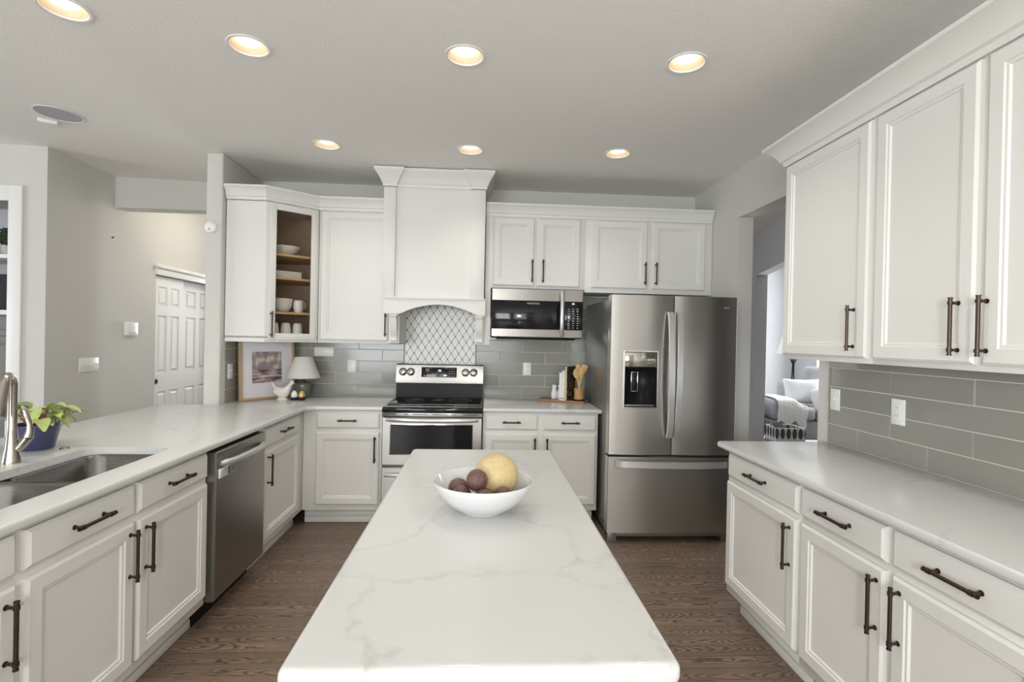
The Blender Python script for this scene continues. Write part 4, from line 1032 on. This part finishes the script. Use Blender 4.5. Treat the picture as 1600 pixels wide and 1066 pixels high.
shade_m = M('linen_shade', (0.72, 0.70, 0.66), 0.85, bump=0.3, bscale=260, vary=0.04)
green_g = M('green_glaze', (0.13, 0.155, 0.115), 0.26, vary=0.2, bscale=15)
t = thing('table_lamp', 'small table lamp with white shade and green ceramic base in the corner', 'lamp', (-1.512, 4.500, 0.914))
MB().lathe([(0, 0), (0.050, 0), (0.052, 0.004), (0.060, 0.040), (0.067, 0.085), (0.069, 0.110), (0.066, 0.124), (0.060, 0.130), (0.045, 0.136), (0, 0.137)], n=36).obj('base', green_g, t)
MB().lathe([(0, 0.136), (0.016, 0.136), (0.014, 0.150), (0.010, 0.152), (0.010, 0.215), (0, 0.215)], n=18).obj('socket', bronze, t)
b = MB(); N = 48; prev = None
for r, z in ((0.1370, 0.172), (0.1385, 0.176), (0.0735, 0.347), (0.0720, 0.350), (0.0705, 0.347), (0.1345, 0.176), (0.1340, 0.172), (0.1370, 0.172)):
    cur = b.ring([((r+0.0009*(i % 2))*math.cos(2*PI*i/N), (r+0.0009*(i % 2))*math.sin(2*PI*i/N), z) for i in range(N)])
    if prev: b.bridge(prev, cur)
    prev = cur
b.obj('lamp_shade', shade_m, t, ang=60)
b = MB()
for a in (0, 2*PI/3, 4*PI/3): b.cyl((0, 0, 0.213), (0.0715*math.cos(a), 0.0715*math.sin(a), 0.344), 0.0015, n=6)
b.obj('shade_spider', bronze, t)

t = thing('egg_holder', 'dark two-cup holder with a white and a gold egg, beside the hen', 'egg holder', (-1.497, 4.330, 0.914), -0.1)
b = MB(); 
for x in (-0.031, 0.031): b.lathe([(0, 0), (0.026, 0), (0.030, 0.010), (0.0335, 0.024), (0.0315, 0.024), (0.024, 0.010), (0, 0.006)], (x, 0, 0), 24)
b.box(-0.031, 0.031, -0.006, 0.006, 0.0, 0.012)
b.obj('tray', M('dark_iron', (0.03, 0.026, 0.024), 0.45, 0.5, vary=0.1), t)
EGG = [(0, -0.034), (0.012, -0.031), (0.021, -0.022), (0.0255, -0.008), (0.025, 0.006), (0.021, 0.020), (0.013, 0.032), (0.006, 0.037), (0, 0.038)]
ca, sa = math.cos(-0.1), math.sin(-0.1)
for x, m_, lab in ((-0.031, ceramic, 'white egg in the dark holder beside the hen'), (0.031, gold, 'gold egg in the dark holder under the lamp')):
    o = MB().lathe(EGG, n=24).obj('egg_shaker', m_, loc=(-1.497+x*ca, 4.330+x*sa, 0.9545)); tag(o, lab, 'egg', 'eggs in the holder')

# ------------------------------------------------------------------ board with bottles, books, utensils
AB = -0.46
cb, sb = math.cos(AB), math.sin(AB)
BO = Vector((0.500, 4.520))
def bp_(u, v): return (BO.x+u*cb-v*sb, BO.y+u*sb+v*cb)
brd = M('walnut_board', (0.34, 0.16, 0.075), 0.45, vary=0.2, bscale=20)
t = MB().box(0, 0.425, -0.005, 0.165, 0, 0.018, bev=0.004).obj('serving_board', brd, loc=(BO.x, BO.y, 0.914)); t.rotation_euler = (0, 0, AB)
tag(t, 'brown wooden serving board on the counter left of the refrigerator', 'board')
ZB = 0.932
MILK = [(0, 0), (0.026, 0), (0.029, 0.006), (0.030, 0.045), (0.024, 0.068), (0.0185, 0.085), (0.0185, 0.104), (0.023, 0.108), (0.023, 0.120), (0.017, 0.123), (0, 0.124)]
for (u, v), lab in (((0.125, 0.110), 'small white milk-bottle shaker, the left one on the board'), ((0.178, 0.120), 'small white milk-bottle shaker half hidden behind the books')):
    x, y = bp_(u, v)
    o = MB().lathe(MILK, n=28).obj('milk_bottle_shaker', ceramic, loc=(x, y, ZB)); tag(o, lab, 'shaker', 'white bottle shakers')
paper = M('book_pages', (0.74, 0.70, 0.62), 0.8, bump=0.1, bscale=400)
whitec = M('white_book_cover', (0.80, 0.79, 0.76), 0.45, vary=0.01)
tanc = M('tan_book_spine', (0.55, 0.46, 0.30), 0.5, vary=0.05)
flor = M('floral_cover', (0.1, 0.06, 0.03), 0.45); k = NT(flor)
tc = k.n('ShaderNodeTexCoord'); vo = k.n('ShaderNodeTexVoronoi'); vo.inputs['Scale'].default_value = 42; k.l(tc.outputs['Object'], vo.inputs['Vector'])
nn = k.n('ShaderNodeTexNoise'); nn.inputs['Scale'].default_value = 30; k.l(tc.outputs['Object'], nn.inputs['Vector'])
k.l(k.mix(k.ramp(vo.outputs['Distance'], [(0.25, (1, 1, 1)), (0.42, (0, 0, 0))]), (0.018, 0.014, 0.012), k.mix(nn.outputs['Fac'], (0.12, 0.05, 0.02), (0.52, 0.36, 0.13))), k.b.inputs['Base Color'])
def book(u, v, th, dep, h, m_, m2, lab):
    x, y = bp_(u, v)
    t = thing('book', lab, 'book', (x, y, ZB), AB-0.22, 'books on the serving board')
    b = MB(); b.box(0, 0.003, 0, dep, 0, h); b.box(th-0.003, th, 0, dep, 0, h, mi=1); b.box(0, th, -0.002, 0.002, 0, h, bev=0.0008)
    b.obj('cover', [m_, m2], t)
    MB().box(0.0032, th-0.0032, 0.003, dep-0.004, 0.003, h-0.003).obj('pages', paper, t)
    return t
b1 = book(0.205, -0.002, 0.024, 0.150, 0.240, whitec, whitec, 'shorter plain white book, leftmost on the board')
tag(MB().box(0.007, 0.017, -0.0028, -0.0018, 0.012, 0.020).obj('spine_mark', dark_gap, b1))
b1 = book(0.230, -0.002, 0.024, 0.155, 0.258, whitec, whitec, 'taller plain white book, middle of the three on the board')
tag(MB().box(0.006, 0.018, -0.0028, -0.0018, 0.012, 0.022).obj('spine_mark', dark_gap, b1))
book(0.255, -0.002, 0.020, 0.155, 0.292, tanc, flor, 'tall book with tan spine and dark floral cover')
crx, cry = bp_(0.362, 0.070)
crock_w = M('crock_wood', (0.45, 0.26, 0.11), 0.45, vary=0.25, bscale=25)
t = thing('utensil_crock', 'tan wooden utensil holder with a dark foot on the board', 'utensil holder', (crx, cry, ZB))
MB().lathe([(0, 0.004), (0.043, 0.006), (0.041, 0.04), (0.042, 0.075), (0.046, 0.108), (0.042, 0.108), (0.038, 0.05), (0.038, 0.014), (0, 0.014)], n=32).obj('cup', crock_w, t)
MB().lathe([(0, 0), (0.055, 0), (0.057, 0.006), (0.050, 0.012), (0.0445, 0.014), (0, 0.0045)], n=32).obj('foot', M('dark_pewter', (0.09, 0.085, 0.08), 0.25, 0.9, vary=0.2), t)
spoonw = M('beech_spoon', (0.62, 0.40, 0.17), 0.5, vary=0.18, bscale=30)
def utensil(lab, name, az, lean, L, hw_, hl, slot, roll=0.0):
    b = MB(); n = 14; rows = []
    for i in range(22):
        u = i/21; z = L*u
        if z < L-hl: w = 0.0055+0.001*u; th = 0.0045
        else:
            q = (z-(L-hl))/hl; w = 0.0065+(hw_-0.0065)*math.sin(PI*min(1, 0.08+q*0.86))**0.7 if name == 'wooden_spoon' else 0.0065+(hw_-0.0065)*min(1, q*1.6); th = 0.004
            if name == 'wooden_spoon' and q > 0.96: w *= 0.55
        rows.append(b.ring([(w*math.cos(a), th*math.sin(a), z) for a in [2*PI*k_/n for k_ in range(n)]]))
    for r0, r1 in zip(rows, rows[1:]): b.bridge(r0, r1)
    b._f(rows[0][::-1], 0); b._f(rows[-1], 0)
    o = b.obj(name, spoonw)
    o.matrix_world = Matrix.Translation((crx-0.020*math.cos(az), cry-0.020*math.sin(az), ZB+0.0165)) @ Matrix.Rotation(az, 4, 'Z') @ Matrix.Rotation(lean, 4, 'Y') @ Matrix.Rotation(-az+roll, 4, 'Z')
    return tag(o, lab, 'utensil', 'wooden utensils in the holder')
utensil('wooden spoon with oval bowl leaning left in the utensil holder', 'wooden_spoon', 3.5, 0.22, 0.265, 0.028, 0.085, False)
utensil('wooden spoon standing near upright at the back of the utensil holder', 'wooden_spoon', 1.9, 0.14, 0.300, 0.027, 0.085, False)
utensil('flat wooden spatula leaning right in the utensil holder', 'wooden_spatula', -0.2, 0.23, 0.300, 0.026, 0.095, True)
utensil('wooden spoon leaning right in front of the spatula', 'wooden_spoon', -0.9, 0.20, 0.280, 0.024, 0.080, True)

# ------------------------------------------------------------------ dishes in the glass cabinet
def dq(u, v):   # u along the door, v inwards
    n = Vector((-dd.y, dd.x))/LD; p = PA+dd*(u/LD)+n*v; return (p.x, p.y)
x, y = dq(0.190, 0.15)
o = MB().lathe([(0, 0), (0.05, 0), (0.055, 0.006), (0.10, 0.035), (0.118, 0.072), (0.115, 0.072), (0.095, 0.038), (0.05, 0.012), (0, 0.010)], n=36).obj('serving_bowl', ceramic, loc=(x, y, SHELF[2]+0.001)); tag(o, 'white oval bowl on the top shelf of the glass cabinet', 'bowl')
for i in range(4):
    x, y = dq(0.198, 0.16)
    o = MB().box(-0.10, 0.10, -0.10, 0.10, 0, 0.009, bev=0.003).obj('square_plate', ceramic, loc=(x, y, SHELF[1]+0.001+i*0.0135)); o.rotation_euler = (0, 0, angd)
    b = MB(); frm(b, -0.10, 0.10, -0.10, 0.10, 0.02, 0.009, 0.013); b.xf(Matrix(((1, 0, 0, 0), (0, 0, 1, 0), (0, 1, 0, 0), (0, 0, 0, 1)))); b.obj('rim', ceramic, o)
    tag(o, ['white square plate at the bottom of the stack in the glass cabinet', 'white square plate second from the bottom of the stack', 'white square plate second from the top of the stack', 'white square plate on top of the stack in the glass cabinet'][i], 'plate', 'stacked square plates')
x, y = dq(0.165, 0.14)
o = MB().lathe([(0, 0), (0.05, 0), (0.058, 0.005), (0.082, 0.04), (0.089, 0.108), (0.086, 0.108), (0.077, 0.042), (0.052, 0.012), (0, 0.010)], n=36).obj('mixing_bowl', ceramic, loc=(x, y, SHELF[0]+0.001)); tag(o, 'deep white mixing bowl on the third shelf of the glass cabinet', 'bowl')
x, y = dq(0.290, 0.10)
t = thing('pitcher', 'white pitcher beside the deep bowl in the glass cabinet', 'pitcher', (x, y, SHELF[0]+0.001), angd)
MB().lathe([(0, 0), (0.030, 0), (0.034, 0.006), (0.040, 0.05), (0.036, 0.10), (0.033, 0.10), (0.036, 0.05), (0.030, 0.01), (0, 0.008)], n=28).obj('jug', ceramic, t)
MB().tube([(0.036, 0, 0.085), (0.055, 0, 0.080), (0.058, 0, 0.050), (0.040, 0, 0.030)], 0.0045, 8).obj('handle', ceramic, t)
for i, u in enumerate((0.100, 0.192, 0.284)):
    x, y = dq(u, 0.10)
    t = thing('cup', ['white cup at the left of the bottom row, behind the door frame', 'white cup in the middle of the bottom row in the glass cabinet', 'white cup at the right of the bottom row in the glass cabinet'][i], 'cup', (x, y, 1.4555), angd, 'cups in the glass cabinet')
    MB().lathe([(0.041, 0), (0.041, 0.004), (0.038, 0.05), (0.032, 0.086), (0.022, 0.093), (0, 0.093)], n=24).obj('bowl', ceramic, t)
    MB().tube([(0, 0.037, 0.060), (0, 0.054, 0.054), (0, 0.054, 0.030), (0, 0.039, 0.022)], 0.004, 8).obj('handle', ceramic, t)

# ------------------------------------------------------------------ wall plates
slot_m = M('outlet_slot', (0.12, 0.12, 0.12), 0.6, vary=0.05)
def plate(kind, lab, loc, rz, w=0.072, h=0.116):
    t = thing('power_outlet' if kind == 'outlet' else 'light_switch', lab, 'outlet' if kind == 'outlet' else 'switch', loc, rz)
    MB().rectloft(-w/2, w/2, -h/2, h/2, [(0, 0), (0, 0.004), (0.003, 0.006)]).obj('plate', plate_m, t)
    if kind == 'outlet':
        for z in (-0.020, 0.020):
            f = MB().rectloft(-0.0165, 0.0165, z-0.014, z+0.014, [(0, 0.004), (0, 0.0075), (0.002, 0.008)]).obj('socket', plate_m, t)
            for x_, hh in ((-0.006, 0.006), (0.006, 0.005)): MB().box(x_-0.001, x_+0.001, -0.0084, -0.007, z+0.001-hh/2, z+0.001+hh/2+0.003).obj('slot', slot_m, f)
    else:
        n = max(1, round(w/0.046)-0) if w > 0.1 else 1
        for i in range(n):
            x_ = (i-(n-1)/2)*0.046
            sw = MB().rectloft(x_-0.006, x_+0.006, -0.012, 0.012, [(0, 0.004), (0, 0.007), (0.001, 0.008)]).obj('toggle_base', plate_m, t)
            MB().box(x_-0.0035, x_+0.0035, -0.017, -0.006, 0.000, 0.009, bev=0.001).obj('toggle', plate_m, sw)
    return t
yb_ = YB-0.0095
plate('outlet', 'white outlet on the tile left of the range', (-1.155, yb_, 1.183), 0)
plate('outlet', 'white outlet on the tile between range and refrigerator', (0.424, yb_, 1.183), 0)
plate('switch', 'white switch plate on the tile beside the doorway', (XR-0.0095, 2.722, 1.160), -PI/2)
plate('outlet', 'white outlet on the right wall tile, right of the switch plate', (XR-0.0095, 2.292, 1.153), -PI/2, 0.078, 0.120)
plate('switch', 'white switch plate on the narrow tile beside the picture frame', (XL+0.0095, 4.142, 1.157), PI/2)
plate('switch', 'wide four-gang white switch plate on the hall wall', (-3.2995, 4.54, 1.162), PI/2, 0.215, 0.118)
t = thing('wide_outlet_plate', 'wide white plate high on the tile above the table lamp', 'outlet', (-1.400, yb_, 1.305), 0)
MB().rectloft(-0.085, 0.085, -0.040, 0.040, [(0, 0), (0, 0.004), (0.003, 0.006)]).obj('plate', plate_m, t)
t = thing('thermostat', 'small white wall unit between the switch plate and closet doors', 'thermostat', (-3.2995, 5.04, 1.475), PI/2)
MB().rectloft(-0.078, 0.078, -0.062, 0.062, [(0, 0), (0, 0.024), (0.010, 0.030)]).obj('housing', plate_m, t)
MB().box(-0.055, 0.055, -0.0312, -0.029, -0.045, -0.035).obj('grille', M('grille_grey', (0.55, 0.55, 0.55), 0.6, vary=0.05), t)
o = MB().cyl((-3.3, 4.79, 2.285), (-3.285, 4.79, 2.285), 0.006, n=12).obj('wall_hook', dark_gap); tag(o, 'tiny dark hook high on the hall wall', 'hook')
t = thing('smoke_detector', 'round white detector on the end of the stub wall', 'detector', (-2.043, 3.9995, 2.246), 0)
MB().lathe([(0.046, 0), (0.046, -0.010), (0.040, -0.022), (0.028, -0.028), (0, -0.029)], n=32, ax='y').obj('housing', plate_m, t)
MB().lathe([(0.010, -0.0283), (0.009, -0.031), (0, -0.0312)], (0, 0, -0.016), 16, ax='y').obj('button', M('button_grey', (0.5, 0.5, 0.5), 0.5, vary=0.05), t)
zs_ = CZ+0.12*(2.70-2.13)/(7.6-2.13)
t = thing('ceiling_speaker', 'round grey speaker grille in the living room ceiling', 'speaker', (-2.70, 3.43, zs_-0.001), 0)
t.rotation_euler = (0, math.atan2(0.12, 5.47), 0)
grl = M('speaker_grille', (0.46, 0.47, 0.50), 0.7, bump=0.5, bscale=420)
MB().lathe([(0.128, 0), (0.130, -0.004), (0.122, -0.006), (0.120, -0.004), (0.120, 0)], n=44).obj('rim', white_trim, t)
MB().lathe([(0.120, -0.003), (0.06, -0.0045), (0, -0.005)], n=44).obj('grille', grl, t)
o = MB().box(-0.05, 0.05, -0.03, 0.03, -0.022, 0, bev=0.003).obj('ceiling_sensor', plate_m, loc=(-2.865, 3.56, CZ+0.0155)); o.rotation_euler = (0, math.atan2(0.12, 5.47), 0.5); tag(o, 'small white box on the ceiling beside the round speaker', 'sensor')

# ------------------------------------------------------------------ built-in bookcase on the far left
t = thing('bookcase', 'white built-in bookcase at the left edge of the photo', 'bookcase', (-3.475, 4.10, 0))
lin = M('bookcase_lining', (0.42, 0.42, 0.43), 0.7, vary=0.02)
BW = 1.6
b = MB(); b.box(-0.085, 0.012, -0.022, 0.0, 0, 2.53, bev=0.003); b.obj('stile', white_trim, t)
MB().box(-BW, -BW+0.09, -0.022, 0.0, 0, 2.53, bev=0.003).obj('stile', white_trim, t)
MB().box(-BW+0.09, -0.085, -0.022, 0.0, 2.415, 2.53, bev=0.003).obj('top_rail', white_trim, t)
b = MB(); b.box(-BW+0.05, -0.01, 0.40, 0.42, 0, 2.50); b.box(-0.055, -0.005, 0.002, 0.40, 0, 2.50); b.box(-BW+0.03, -BW+0.08, 0.002, 0.40, 0, 2.50); b.box(-BW+0.05, -0.01, 0.002, 0.40, 2.44, 2.50)
b.obj('lining', lin, t)
for z0, z1 in ((1.984, 2.013), (1.558, 1.594)):
    MB().box(-BW+0.08, -0.055, -0.012, 0.40, z0, z1, bev=0.002).obj('shelf', white_trim, t)
dgrey = M('grey_cupboard_paint', (0.16, 0.16, 0.155), 0.5, vary=0.05)
MB().box(-BW+0.08, -0.055, 0.03, 0.40, 0.0, 1.44).obj('cupboard', dgrey, t)
d = MB().rectloft(-0.62, -0.062, 0.12, 1.40, DOOR_R, y=0.03).obj('cupboard_door', dgrey, t, ang=20)
MB().cyl((-0.075, 0.006, 1.22), (-0.075, 0.006, 1.30), 0.006, n=10).obj('hinge', dark_gap, d)
tp = thing('topiary', 'small round topiary plant on the top shelf at the left edge', 'plant', (-3.645, 4.20, 2.0135))
MB().lathe([(0, 0), (0.040, 0), (0.052, 0.075), (0.047, 0.075), (0.04, 0.06), (0, 0.06)], n=20).obj('pot', M('topiary_pot', (0.45, 0.44, 0.42), 0.6, vary=0.08), tp)
rl = random.Random(5); b = MB()
bush = M('topiary_leaf', (0.035, 0.065, 0.025), 0.6, vary=0.5, bscale=60)
for i in range(420):
    z = rl.uniform(-1, 1); a = rl.uniform(0, 2*PI); q = math.sqrt(1-z*z); r = 0.075*rl.uniform(0.75, 1.0)
    c = Vector((r*q*math.cos(a), r*q*math.sin(a), 0.145+r*z)); d1_ = Vector((rl.gauss(0, 1), rl.gauss(0, 1), rl.gauss(0, 1))).normalized()*0.013; d2_ = d1_.orthogonal().normalized()*0.007
    b._f(b.ring([c-d1_, c+d2_, c+d1_, c-d2_]), 0)
b.sphere((0, 0, 0.145), 0.058, 14, 9)
b.obj('foliage', bush, tp, fix=False)
o = MB().box(-0.55, 0.0, 0, 0.03, 0, 0.275, bev=0.006).obj('screen', M('dark_fabric', (0.012, 0.012, 0.014), 0.7, bump=0.2, bscale=300), loc=(-3.54, 4.16, 1.5945)); tag(o, 'dark flat screen on the middle shelf of the bookcase', 'screen')

# ------------------------------------------------------------------ sitting room beyond the doorway
fab = M('grey_upholstery', (0.42, 0.42, 0.43), 0.9, bump=0.25, bscale=180, vary=0.04)
pipm = M('grey_piping', (0.22, 0.22, 0.23), 0.9, vary=0.05)
wf = M('white_linen', (0.80, 0.80, 0.80), 0.85, bump=0.2, bscale=60)
SY = 6.30
t = thing('sofa', 'light grey upholstered sofa seen through the doorway', 'sofa', (4.05, SY, 0), -0.12)
MB().box(-0.35, 1.5, 0.0, 0.85, 0.245, 0.49, bev=0.03, seg=3).obj('base', fab, t)
s1 = MB().box(-0.05, 0.20, -0.03, 0.62, 0.492, 0.655, bev=0.045, seg=4).obj('seat_cushion', fab, t)
MB().box(0.205, 1.22, -0.03, 0.62, 0.492, 0.655, bev=0.045, seg=4).obj('seat_cushion', fab, t)
MB().box(0.08, 1.5, 0.62, 0.88, 0.492, 0.96, bev=0.09, seg=4).obj('backrest', fab, t)
MB().box(0.30, 1.2, 0.46, 0.615, 0.657, 1.16, bev=0.07, seg=4).obj('back_cushion', fab, t)
MB().box(-0.35, -0.055, -0.02, 0.62, 0.492, 0.745, bev=0.06, seg=4).obj('armrest', fab, t)
for x, y in ((-0.27, 0.06), (1.42, 0.06), (-0.27, 0.78), (1.42, 0.78)): MB().box(x-0.03, x+0.03, y-0.03, y+0.03, 0.0125, 0.245).obj('leg', black_pl, t)
def pillow(name, lab, cat, loc, w, h, th, rot, m_):
    b = MB(); N_ = 14; G = {}
    for s_ in (-1, 1):
        for i in range(N_+1):
            for j in range(N_+1):
                u, v = 2*i/N_-1, 2*j/N_-1
                if s_ == 1 and (i in (0, N_) or j in (0, N_)): G[s_, i, j] = G[-1, i, j]; continue
                pinch = 1-0.10*(1-u*u*0.0)*(v*v)*(1-abs(u))**0 * 0
                x = u*w/2*(1-0.10*(1-v*v)); z = v*h/2*(1-0.10*(1-u*u))
                y = s_*th/2*((1-u**4)*(1-v**4))**0.5
                G[s_, i, j] = b.bm.verts.new((x, y, z))
        for i in range(N_):
            for j in range(N_): b._f([G[s_, i, j], G[s_, i+1, j], G[s_, i+1, j+1], G[s_, i, j+1]], 0)
    o = b.obj(name, m_); o.location = loc; o.rotation_euler = rot
    return tag(o, lab, cat, 'white pillows on the sofa')
pillow('pillow', 'white pillow standing upright against the sofa back', 'pillow', (4.27, SY+0.29, 0.838), 0.50, 0.34, 0.16, (-0.25, 0.0, -0.12), wf)
pillow('pillow', 'white pillow leaning on the right in front of the other one', 'pillow', (4.52, SY+0.14, 0.800), 0.46, 0.30, 0.13, (-0.55, -0.35, -0.2), wf)
# knitted throw draped over arm and seat front
thr = M('knitted_throw', (0.84, 0.83, 0.82), 0.95, bump=0.9, bscale=55)
b = MB(); rows = []
prof = [(0.50, 0.757), (0.30, 0.758), (0.12, 0.757), (0.0, 0.752), (-0.038, 0.725), (-0.048, 0.66), (-0.050, 0.56), (-0.052, 0.46)]
for i in range(17):
    u = i/16; x = -0.29+0.36*u; sag = 0.0 if x < -0.07 else min(0.09, (x+0.07)*0.8)
    row = []
    for j, (y, z) in enumerate(prof):
        wv = 0.010*math.sin(9*u*PI+j*0.8)
        zz = z-(sag if j < 4 else sag*0.55)+abs(wv)*0.5; yy = y-abs(wv)-0.006
        if j == len(prof)-1: zz += 0.03*math.sin(u*13)
        row.append((x+0.01*math.sin(j*1.7), yy, zz))
    rows.append(b.ring(row))
for r0, r1 in zip(rows, rows[1:]): b.bridge(r0, r1, closed=False)
o = b.obj('throw_blanket', thr, ang=180); o.location = (4.05, SY, 0); o.rotation_euler = (0, 0, -0.12)
md = o.modifiers.new('thick', 'SOLIDIFY'); md.thickness = 0.012; md.offset = 1
tag(o, 'white chunky knitted throw draped over the sofa arm', 'blanket')
# patterned box in front
pat = M('ogee_print', (0.1, 0.11, 0.14), 0.7); k = NT(pat)
tc = k.n('ShaderNodeTexCoord'); sx_ = k.n('ShaderNodeSeparateXYZ'); k.l(tc.outputs['Object'], sx_.inputs[0])
def cell(off):
    uu = k.math('SUBTRACT', k.math('FRACT', k.math('ADD', k.math('MULTIPLY', k.math('ADD', sx_.outputs[0], sx_.outputs[1]), 16.0), off)), 0.5)
    ww = k.math('SUBTRACT', k.math('FRACT', k.math('ADD', k.math('MULTIPLY', sx_.outputs[2], 7.0), off)), 0.5)
    return k.math('ADD', k.math('POWER', k.math('MULTIPLY', uu, 2.0), 2.0), k.math('POWER', k.math('MULTIPLY', ww, 2.0), 2.0))
inn = k.math('LESS_THAN', cell(0.0), 0.62)
k.l(k.mix(inn, (0.75, 0.75, 0.76), (0.075, 0.08, 0.10)), k.b.inputs['Base Color'])
t = thing('storage_bin', 'dark grey and white patterned storage bin in front of the sofa', 'storage bin', (3.33, 5.30, 0), -0.10)
b = MB(); b.box(-0.16, 0.145, 0, 0.012, 0, 0.560); b.box(-0.16, 0.145, 0.258, 0.27, 0, 0.560); b.box(-0.16, -0.148, 0.012, 0.258, 0, 0.560); b.box(0.133, 0.145, 0.012, 0.258, 0, 0.560); b.box(-0.148, 0.133, 0.012, 0.258, 0, 0.012)
b.obj('body', pat, t)
MB().box(-0.148, 0.133, 0.012, 0.258, 0.50, 0.51).obj('inner_tray', black_pl, t)
b = MB(); b.prism([(0.0, 0.555), (0.10, 0.60), (0.11, 0.595), (0.012, 0.548)], 'x', -0.16, -0.06); b.obj('flap', black_pl, t)
# floor lamp behind the sofa
t = thing('floor_lamp', 'black iron floor lamp with white shade behind the sofa', 'lamp', (4.62, 7.35, 0))
iron = M('black_iron', (0.015, 0.015, 0.016), 0.5, 0.4, vary=0.1)
MB().lathe([(0, 0), (0.15, 0), (0.15, 0.02), (0.03, 0.035), (0, 0.036)], n=28).obj('base', iron, t)
b = MB()
for a in (0, 2.1, 4.2): b.tube([(0.035*math.cos(a), 0.035*math.sin(a), 0.03), (0.028*math.cos(a+0.5), 0.028*math.sin(a+0.5), 0.7), (0.010*math.cos(a+1), 0.010*math.sin(a+1), 1.17)], 0.010, 8)
b.cyl((0, 0, 1.15), (0, 0, 1.36), 0.012, n=10)
b.obj('stem', iron, t)
for a in (0, PI/2, PI, 3*PI/2):
    b = MB(); b.tube([(0, 0, 1.165), (0.022*math.cos(a), 0.022*math.sin(a), 1.20), (0.062*math.cos(a), 0.062*math.sin(a), 1.245)], [0.018, 0.015, 0.002], 8); b.obj('iron_leaf', iron, t)
b = MB(); prev = None
for r, z in ((0.225, 1.318), (0.225, 1.322), (0.13, 1.66), (0.128, 1.66), (0.222, 1.322), (0.222, 1.318), (0.225, 1.318)):
    cur = b.ring([(r*math.cos(2*PI*i/36), r*math.sin(2*PI*i/36), z) for i in range(36)])
    if prev: b.bridge(prev, cur)
    prev = cur
b.obj('lamp_shade', shade_m, t)
rug = M('pale_rug', (0.45, 0.44, 0.43), 0.95, bump=0.5, bscale=140, vary=0.05)
o = MB().box(4.35, 6.1, 5.6, 8.2, 0.0005, 0.012, bev=0.004).obj('area_rug', rug); tag(o, 'pale grey rug under the sofa in the far room', 'rug')
